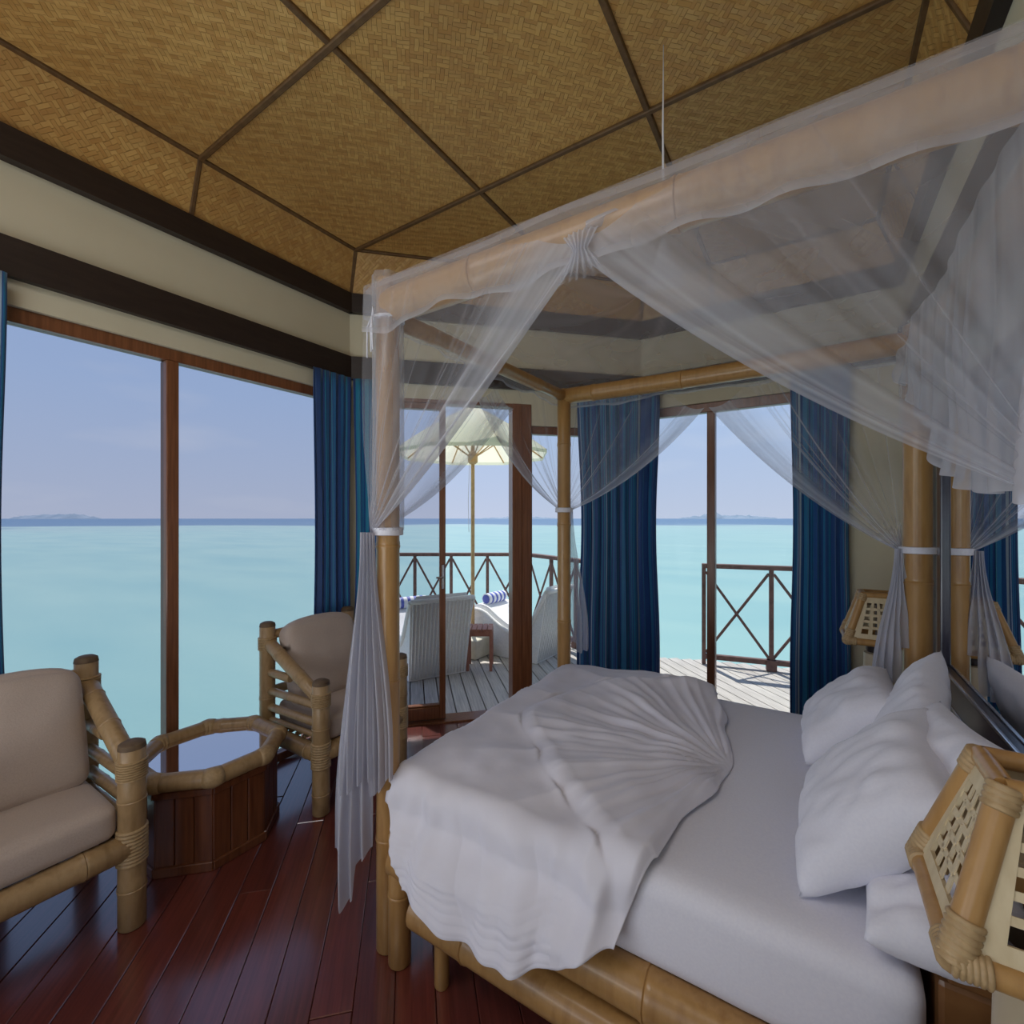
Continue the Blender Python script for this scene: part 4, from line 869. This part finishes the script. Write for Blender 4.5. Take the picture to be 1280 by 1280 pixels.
def lamp(cx, cy, label, yaw=0, sc=1.0):
    r_ = tag(empty('table_lamp', (cx, cy, .60)), label, 'lamp', 'lattice bamboo bedside lamps'); zb, zt = .93, 1.14; hb, ht = .113*sc, .052*sc; c_ = Vector((cx, cy, 0))
    def cor(k, z, h): a_ = PI/4+k*PI/2+yaw; return c_+Vector((math.cos(a_)*h*math.sqrt(2), math.sin(a_)*h*math.sqrt(2), z))
    single('lamp_base', tube([c_+Vector((0, 0, z)) for z in (.60, .605, .62, .63, .85, .86, .865)], [.066, .075, .075, .055, .05, .05, .04], 20), 'lamp_stem', r_, smooth=40)
    single('socket', tube([c_+Vector((0, 0, z)) for z in (.862, .875, .915, .92)], [.035, .042, .042, .03], 16), 'trim_dark', r_, smooth=40)
    shade = empty('lamp_shade', Vector((0, 0, .25)), r_)
    er = .0165
    for k in range(4):
        B0, B1, T0, T1 = cor(k, zb, hb), cor(k+1, zb, hb), cor(k, zt, ht), cor(k+1, zt, ht)
        single('corner_pole', pole(B0, T0, er, .5, 14, ends=False), 'bamboo', shade, smooth=50); single('edge_pole', pole(B0, B1, er, .5, 14, ends=False), 'bamboo', shade, smooth=50); single('edge_pole', pole(T0, T1, er*.85, .5, 14, ends=False), 'bamboo', shade, smooth=50)
        Bm = cor(k-1, zb, hb)
        for wv_ in ((B0.lerp(T0, -.02), B0.lerp(T0, .24), er+.001, 7), (B0.lerp(B1, -.02), B0.lerp(B1, .15), er+.001, 6), (B0.lerp(Bm, -.02), B0.lerp(Bm, .15), er+.001, 6), (T0.lerp(B0, -.02), T0.lerp(B0, .13), er, 4)):
            single('rattan_wrap', wrap(*wv_, 14, .003), 'rattan', shade, smooth=60)
        nr = (B1-B0).cross(T0-B0).normalized()
        if nr.dot((B0+B1)/2-c_-Vector((0, 0, zb))) < 0: nr = -nr
        def mapq(u, v, n_): return (B0.lerp(B1, u)).lerp(T0.lerp(T1, u), v)+nr*n_
        def strip(gg, u0, v0, u1, v1, n0, n1):
            a = [mapq(u, v, n0) for u, v in ((u0, v0), (u1, v0), (u1, v1), (u0, v1))]+[mapq(u, v, n1) for u, v in ((u0, v0), (u1, v0), (u1, v1), (u0, v1))]
            gg.add(a, [[0, 3, 2, 1], [4, 5, 6, 7], [0, 1, 5, 4], [1, 2, 6, 5], [2, 3, 7, 6], [3, 0, 4, 7]])
        g = G(); e1 = .19; e2 = .17
        strip(g, .03, .06, .97, e2, 0, .006); strip(g, .03, 1-e2, .97, .95, 0, .006); strip(g, .03, e2, e1, 1-e2, .0, .006); strip(g, 1-e1, e2, .97, 1-e2, .0, .006)
        make('panel_frame', g, 'cane_strip', shade)
        nu, nv = 3, 4
        for i in range(nu):
            u = e1+(1-2*e1)*(i+1)/(nu+1); g = G(); hw = (1-2*e1)/(nu+1)*.23
            for j in range(nv+1):
                va = e2+(1-2*e2)*j/(nv+1); vb = e2+(1-2*e2)*(j+1)/(nv+1); strip(g, u-hw, va, u+hw, vb, .002+.0012*((i+j) % 2), .0038+.0012*((i+j) % 2))
            make('cane_strip', g, 'cane_strip', shade)
        for j in range(nv):
            v_ = e2+(1-2*e2)*(j+1)/(nv+1); g = G(); hw = (1-2*e2)/(nv+1)*.20
            for i in range(nu+1):
                ua = e1+(1-2*e1)*i/(nu+1); ub = e1+(1-2*e1)*(i+1)/(nu+1); strip(g, ua, v_-hw, ub, v_+hw, .002+.0012*((i+j+1) % 2), .0038+.0012*((i+j+1) % 2))
            make('cane_strip', g, 'cane_strip', shade)
    single('harp', tube([cor(0, 1.10, .055*sc), c_+Vector((0, 0, 1.09)), cor(2, 1.10, .055*sc)], .004, 6), 'silver', shade); single('spindle', tube([c_+Vector((0, 0, .915)), c_+Vector((0, 0, 1.10))], .005, 6), 'silver', shade)
    return r_
lamp(.268, .93, 'bedside lamp with bamboo lattice shade in the bottom right corner, nearest the viewer')
lamp(.258, 2.80, 'bedside lamp with bamboo lattice shade beyond the far bed-head post, before the blue curtain', 0, 1.06)

# ------------------------------------------------------------------ mosquito net
net = tag(empty('mosquito_net', ((BX0+BX1)/2, (BY0+BY1)/2, 1.4)), 'sheer white mosquito net draped over the bed canopy and tied back to its posts', 'mosquito net')
def netmesh(nm, fn, nu, nv, par=net):
    g = G(); den = []
    for i in range(nu+1):
        for j in range(nv+1):
            p, d_ = fn(i/nu, j/nv); g.v.append(p); den.append(max(.0, min(.97, d_)))
    for i in range(nu):
        for j in range(nv): k = i*(nv+1)+j; g.f.append([k, k+1, k+nv+2, k+nv+1])
    return make(nm, g, 'net', par, smooth=True, attr=('net_weave', den))
def drape(top0, top1, mid_drop, tie, outn, seed, base=.20, hem=.62, belly=.10, lines=9, hemw=.10, conv=1.0):
    """panel hanging from a rail (post side top0 .. free edge top1) swept back to the tie"""
    top0 = Vector(top0); top1 = Vector(top1); tie = Vector(tie); outn = Vector(outn); rnd = random.Random(seed)
    ln = [(rnd.uniform(.06, .93), rnd.uniform(.003, .006), rnd.uniform(.25, .5)) for _ in range(lines)]
    def fn(u, v):
        a = top0.lerp(top1, u); a = a+Vector((0, 0, -mid_drop*sstep(.55, 1, u)))
        a.z -= .012*math.sin(PI*((u*5) % 1))
        e_ = tie+Vector((0, 0, .03*(1-u)-.015))+outn*.006*math.sin(u*40)
        c_ = a.lerp(e_, .55)+Vector((0, 0, -belly*u*(1-.0)))+(e_-a).cross(outn)*0
        h_ = Vector((e_.x-a.x, e_.y-a.y, 0)); c_ = c_-h_*.06*u
        p = a*(1-v)**2+c_*2*v*(1-v)+e_*v**2
        p = p+outn*(.018*math.sin(u*46+3*v)*math.sin(PI*min(1, v*1.1))**.7*(.3+.7*u)+.02*math.sin(PI*v))
        d_ = base*(.55+1.3*v*v*conv)+.10*noise.noise(Vector((u*14, seed, v*.6)))*(.4+v)
        for (c0, w_, k_) in ln: d_ += k_*math.exp(-((u-c0)/w_)**2)*(.35+.65*v)*(.4+.6*conv)
        hw = hemw
        d_ += (hem-base)*sstep(1-hw*2.2, 1-hw*.4, u)*(.75+.5*noise.noise(Vector((u*55, seed+4, v*1.5))))
        d_ += .55*conv*sstep(.86, 1, v)
        return p, d_
    return netmesh('drape', fn, 200, 30)
X0, X1, Y0, Y1 = BX0-.042, BX1-.06, BY0-.066, BY1+.062; ZN = 2.285
tNF = (BX0-.035, BY0-.045, 1.455); tFF = (BX0-.02, BY1+.04, 1.55); tFH = (BX1-.045, BY1+.045, 1.37); tNH = (BX1-.01, BY0-.055, 1.525)
XM = -.47
drape((X0, Y0, ZN), (XM+.03, Y0, ZN-.0), .085, tNF, (0, -1, 0), 1, hem=.88, belly=.05, lines=10, base=.17, hemw=.17)
drape((BX1+.03, Y0, ZN), (XM-.06, Y0, ZN), .085, tNH, (0, -1, 0), 2, hem=.76, belly=.085, base=.36, hemw=.14, lines=6, conv=.15)
drape((X0, BY0, ZN), (X0, 2.02, ZN), .22, tNF, (-1, 0, 0), 3, hem=.75, belly=.12, base=.13, lines=8)
drape((X0, BY1, ZN-.02), (X0, 1.70, ZN-.02), .20, tFF, (-1, 0, 0), 4, hem=.75, belly=.10, base=.14, lines=9)
drape((BX0, Y1, ZN-.02), (XM, Y1, ZN-.03), .18, tFF, (0, 1, 0), 5, hem=.72, belly=.12, base=.20, lines=9)
drape((BX1-.02, Y1, ZN-.02), (XM+.02, Y1, ZN-.03), .18, tFH, (0, 1, 0), 6, hem=.72, belly=.10, base=.20, lines=10)
def head_sheet(u, v):
    y = 2.46-(2.46-.95)*u; zb = interp(-y, [(-2.46, 2.07), (-2.34, 2.02), (-1.96, 1.83), (-1.66, 1.62), (-1.4, 1.56), (-.9, 1.52)])+.02*noise.noise(Vector((y*9, 1, 1)))
    z0_ = 2.185-.02*math.sin(PI*u); z = z0_+(zb-z0_)*v
    x = BX1-.05-.012-.030*math.sin(PI*min(1, v*1.3))*0-.014*math.sin(u*70+2*noise.noise(Vector((u*6, v*2, 3))))*(.2+v)-.02*noise.noise(Vector((u*5, v*2, 9)))
    return Vector((x-.01, y, z)), .58+.22*noise.noise(Vector((u*26, v*1.2, 5)))+.12*noise.noise(Vector((u*70, v*.8, 2)))+.2*sstep(.95, 1, v)
netmesh('drape', head_sheet, 200, 24)
def roof(u, v):
    x = X0+(BX1+.03-X0)*u; y = Y0+(Y1-Y0)*v
    ex = min(u, 1-u); ey = min(v, 1-v); e_ = min(ex, ey)
    z = ZN+.022-.035*sstep(0, .12, e_)+.36*math.exp(-math.hypot(x+.48,y-1.82)/.07)+.010*noise.noise(Vector((x*5, y*5, 2)))
    if e_ < .001: z -= .03
    d_ = .33+.05*noise.noise(Vector((x*9, y*2.5, 4)))+.03*noise.noise(Vector((x*2, y*9, 7)))
    r = math.hypot(x+.43, y-1.82); a = math.atan2(y-1.82, x+.43)
    d_ += .18*math.exp(-r/.35)*max(0, math.sin(a*9+1))**4
    return Vector((x, y, z)), d_
netmesh('roof_panel', roof, 110, 100)
def fold(u, v):
    a = Vector((XM, Y0-.004, 2.225)); b_ = Vector((.25, 1.75, 2.24)); m_ = Vector((-.12, Y0+.05, 2.33))
    p = a*(1-u)**2+m_*2*u*(1-u)+b_*u*u; w_ = .02+.16*u
    p += Vector((-.45, .8, -.12)).normalized()*w_*v+Vector((0, 0, .012*math.sin(v*9)))
    return p, (.50*(1-sstep(.2, 1, u))*(1-.5*v)+.25*sstep(.08, 0, v))*(1-sstep(.75, 1, u))+.02
netmesh('roof_fold', fold, 60, 20)
def gather(u, v):
    a_ = PI*u-.0; w_ = .02+.055*abs(v-.35)**1.1*1.6; return Vector((XM-.01+(u-.5)*2*w_, Y0-.012-.012*math.sin(PI*u)-.004*math.sin(u*40), 2.205-.12*v)), .62+.25*noise.noise(Vector((u*14, v, 2)))-.5*sstep(.6, 1, v)
netmesh('middle_gather', gather, 50, 16)
def flap(p0, p1, drop, outn, seed):      # short fall of net over each rail
    p0 = Vector(p0); p1 = Vector(p1); outn = Vector(outn)
    def fn(u, v):
        p = p0.lerp(p1, u)+Vector((0, 0, -drop*v*(1+.25*noise.noise(Vector((u*7, seed, 0)))))); p += outn*(.006+.008*math.sin(u*60+seed)*v)
        return p, .25+.05*noise.noise(Vector((u*30, v, seed)))+.25*sstep(.93, 1, v)
    netmesh('fall', fn, 90, 6)
flap((X0, Y0, ZN+.01), (BX1+.03, Y0, ZN+.01), .16, (0, -1, 0), 1); flap((X0, Y1, ZN-.01), (BX1, Y1, ZN-.01), .11, (0, 1, 0), 2); flap((X0, Y0, ZN+.01), (X0, Y1, ZN), .11, (-1, 0, 0), 3)
def post_cap(x, y, r, zt, zb):
    def fn(u, v):
        a_ = 2*PI*u; rr = r+.010+.003*math.sin(a_*7+v*3); z = zt+(zb-zt)*v
        return Vector((x+rr*math.cos(a_), y+rr*math.sin(a_), z)), .34+.12*noise.noise(Vector((u*12, v*2, x)))
    netmesh('post_sleeve', fn, 48, 16)
post_cap(BX0, BY0, .043, 2.345, 1.46); post_cap(BX1, BY1, .05, 2.31, 1.85)
def tail(top, dirv, w_top, w_bot, zbot, seed, amp=.016, off=.3, den=.66):
    top = Vector(top); dirv = Vector(dirv).normalized(); nr = Vector((-dirv.y, dirv.x, 0)); nf = 5
    def fn(u, v):
        zb = interp(u, zbot); w_ = w_top+(w_bot-w_top)*sstep(0, .9, v); s = (u-off)*w_
        p = top+dirv*(-s*1.0)+nr*(amp*(.4+v)*math.sin(u*2*PI*nf+1.5*v+seed)+.01*noise.noise(Vector((u*4, v*3, seed)))); p.z = top.z+(zb-top.z)*v
        return p, den+.2*noise.noise(Vector((u*16, v*.8, seed)))+.3*sstep(.12, 0, v)
    netmesh('tail', fn, 90, 40)
vd = R2
tail((BX0-.030, BY0-.060, 1.452), vd, .05, .20, [(0, .62), (.3, .56), (.36, .36), (.62, .31), (.66, .20), (.86, .16), (1, .36)], 1, den=.84, off=.40)
tail((BX0-.020, BY0-.075, 1.452), vd, .05, .18, [(0, .62), (.4, .56), (.45, .62), (1, .56)], 2, den=.72, off=.5)
tail((BX0+.01, BY1+.055, 1.55), vd*-1, .03, .17, [(0, .72), (.5, .75), (.55, .68), (1, .70)], 3, den=.6)
tail((BX1-.060, BY1-.030, 1.375), vd, .03, .17, [(0, .98), (.35, .96), (.4, .82), (1, .78)], 4, den=.74)
for x, y, r, z in ((BX0, BY0, .040, 1.455), (BX0, BY1, .040, 1.55), (BX1, BY1, .048, 1.37), (BX1, BY0, .046, 1.50)):
    single('tie_band', tube([(x, y, z-.014), (x, y, z-.012), (x, y, z+.012), (x, y, z+.014)], [r+.008, r+.013, r+.013, r+.008], 20), 'linen', net, smooth=40)
g = G(); g.add(*tube([(BX0, BY0, 2.188), (BX0, BY0, 2.196)], .0575, 18)); kx, ky = BX0-.01, BY0-.062
for dx in (-.012, .004, .01): g.add(*tube([(kx, ky, 2.19), (kx+dx, ky-.01, 2.15), (kx+dx*1.3, ky-.008, 2.06+dx)], .003, 5))
g.add(*tube([(kx, ky, 2.19), (kx+.02, ky-.012, 2.21), (kx+.012, ky-.006, 2.185)], .003, 5)); make('tie_string', g, 'linen', net, smooth=True)
single('hanging_cord', tube([(-.48, 1.82, 3.32), (-.482, 1.82, 3.0), (-.48, 1.82, 2.66)], [.0015, .004, .005], 6), 'linen', net, smooth=True)
single('crown_gather', tube([(-.48, 1.82, 2.61), (-.48, 1.82, 2.64), (-.48, 1.82, 2.67)], [.014, .008, .004], 10), 'linen', net, smooth=True)
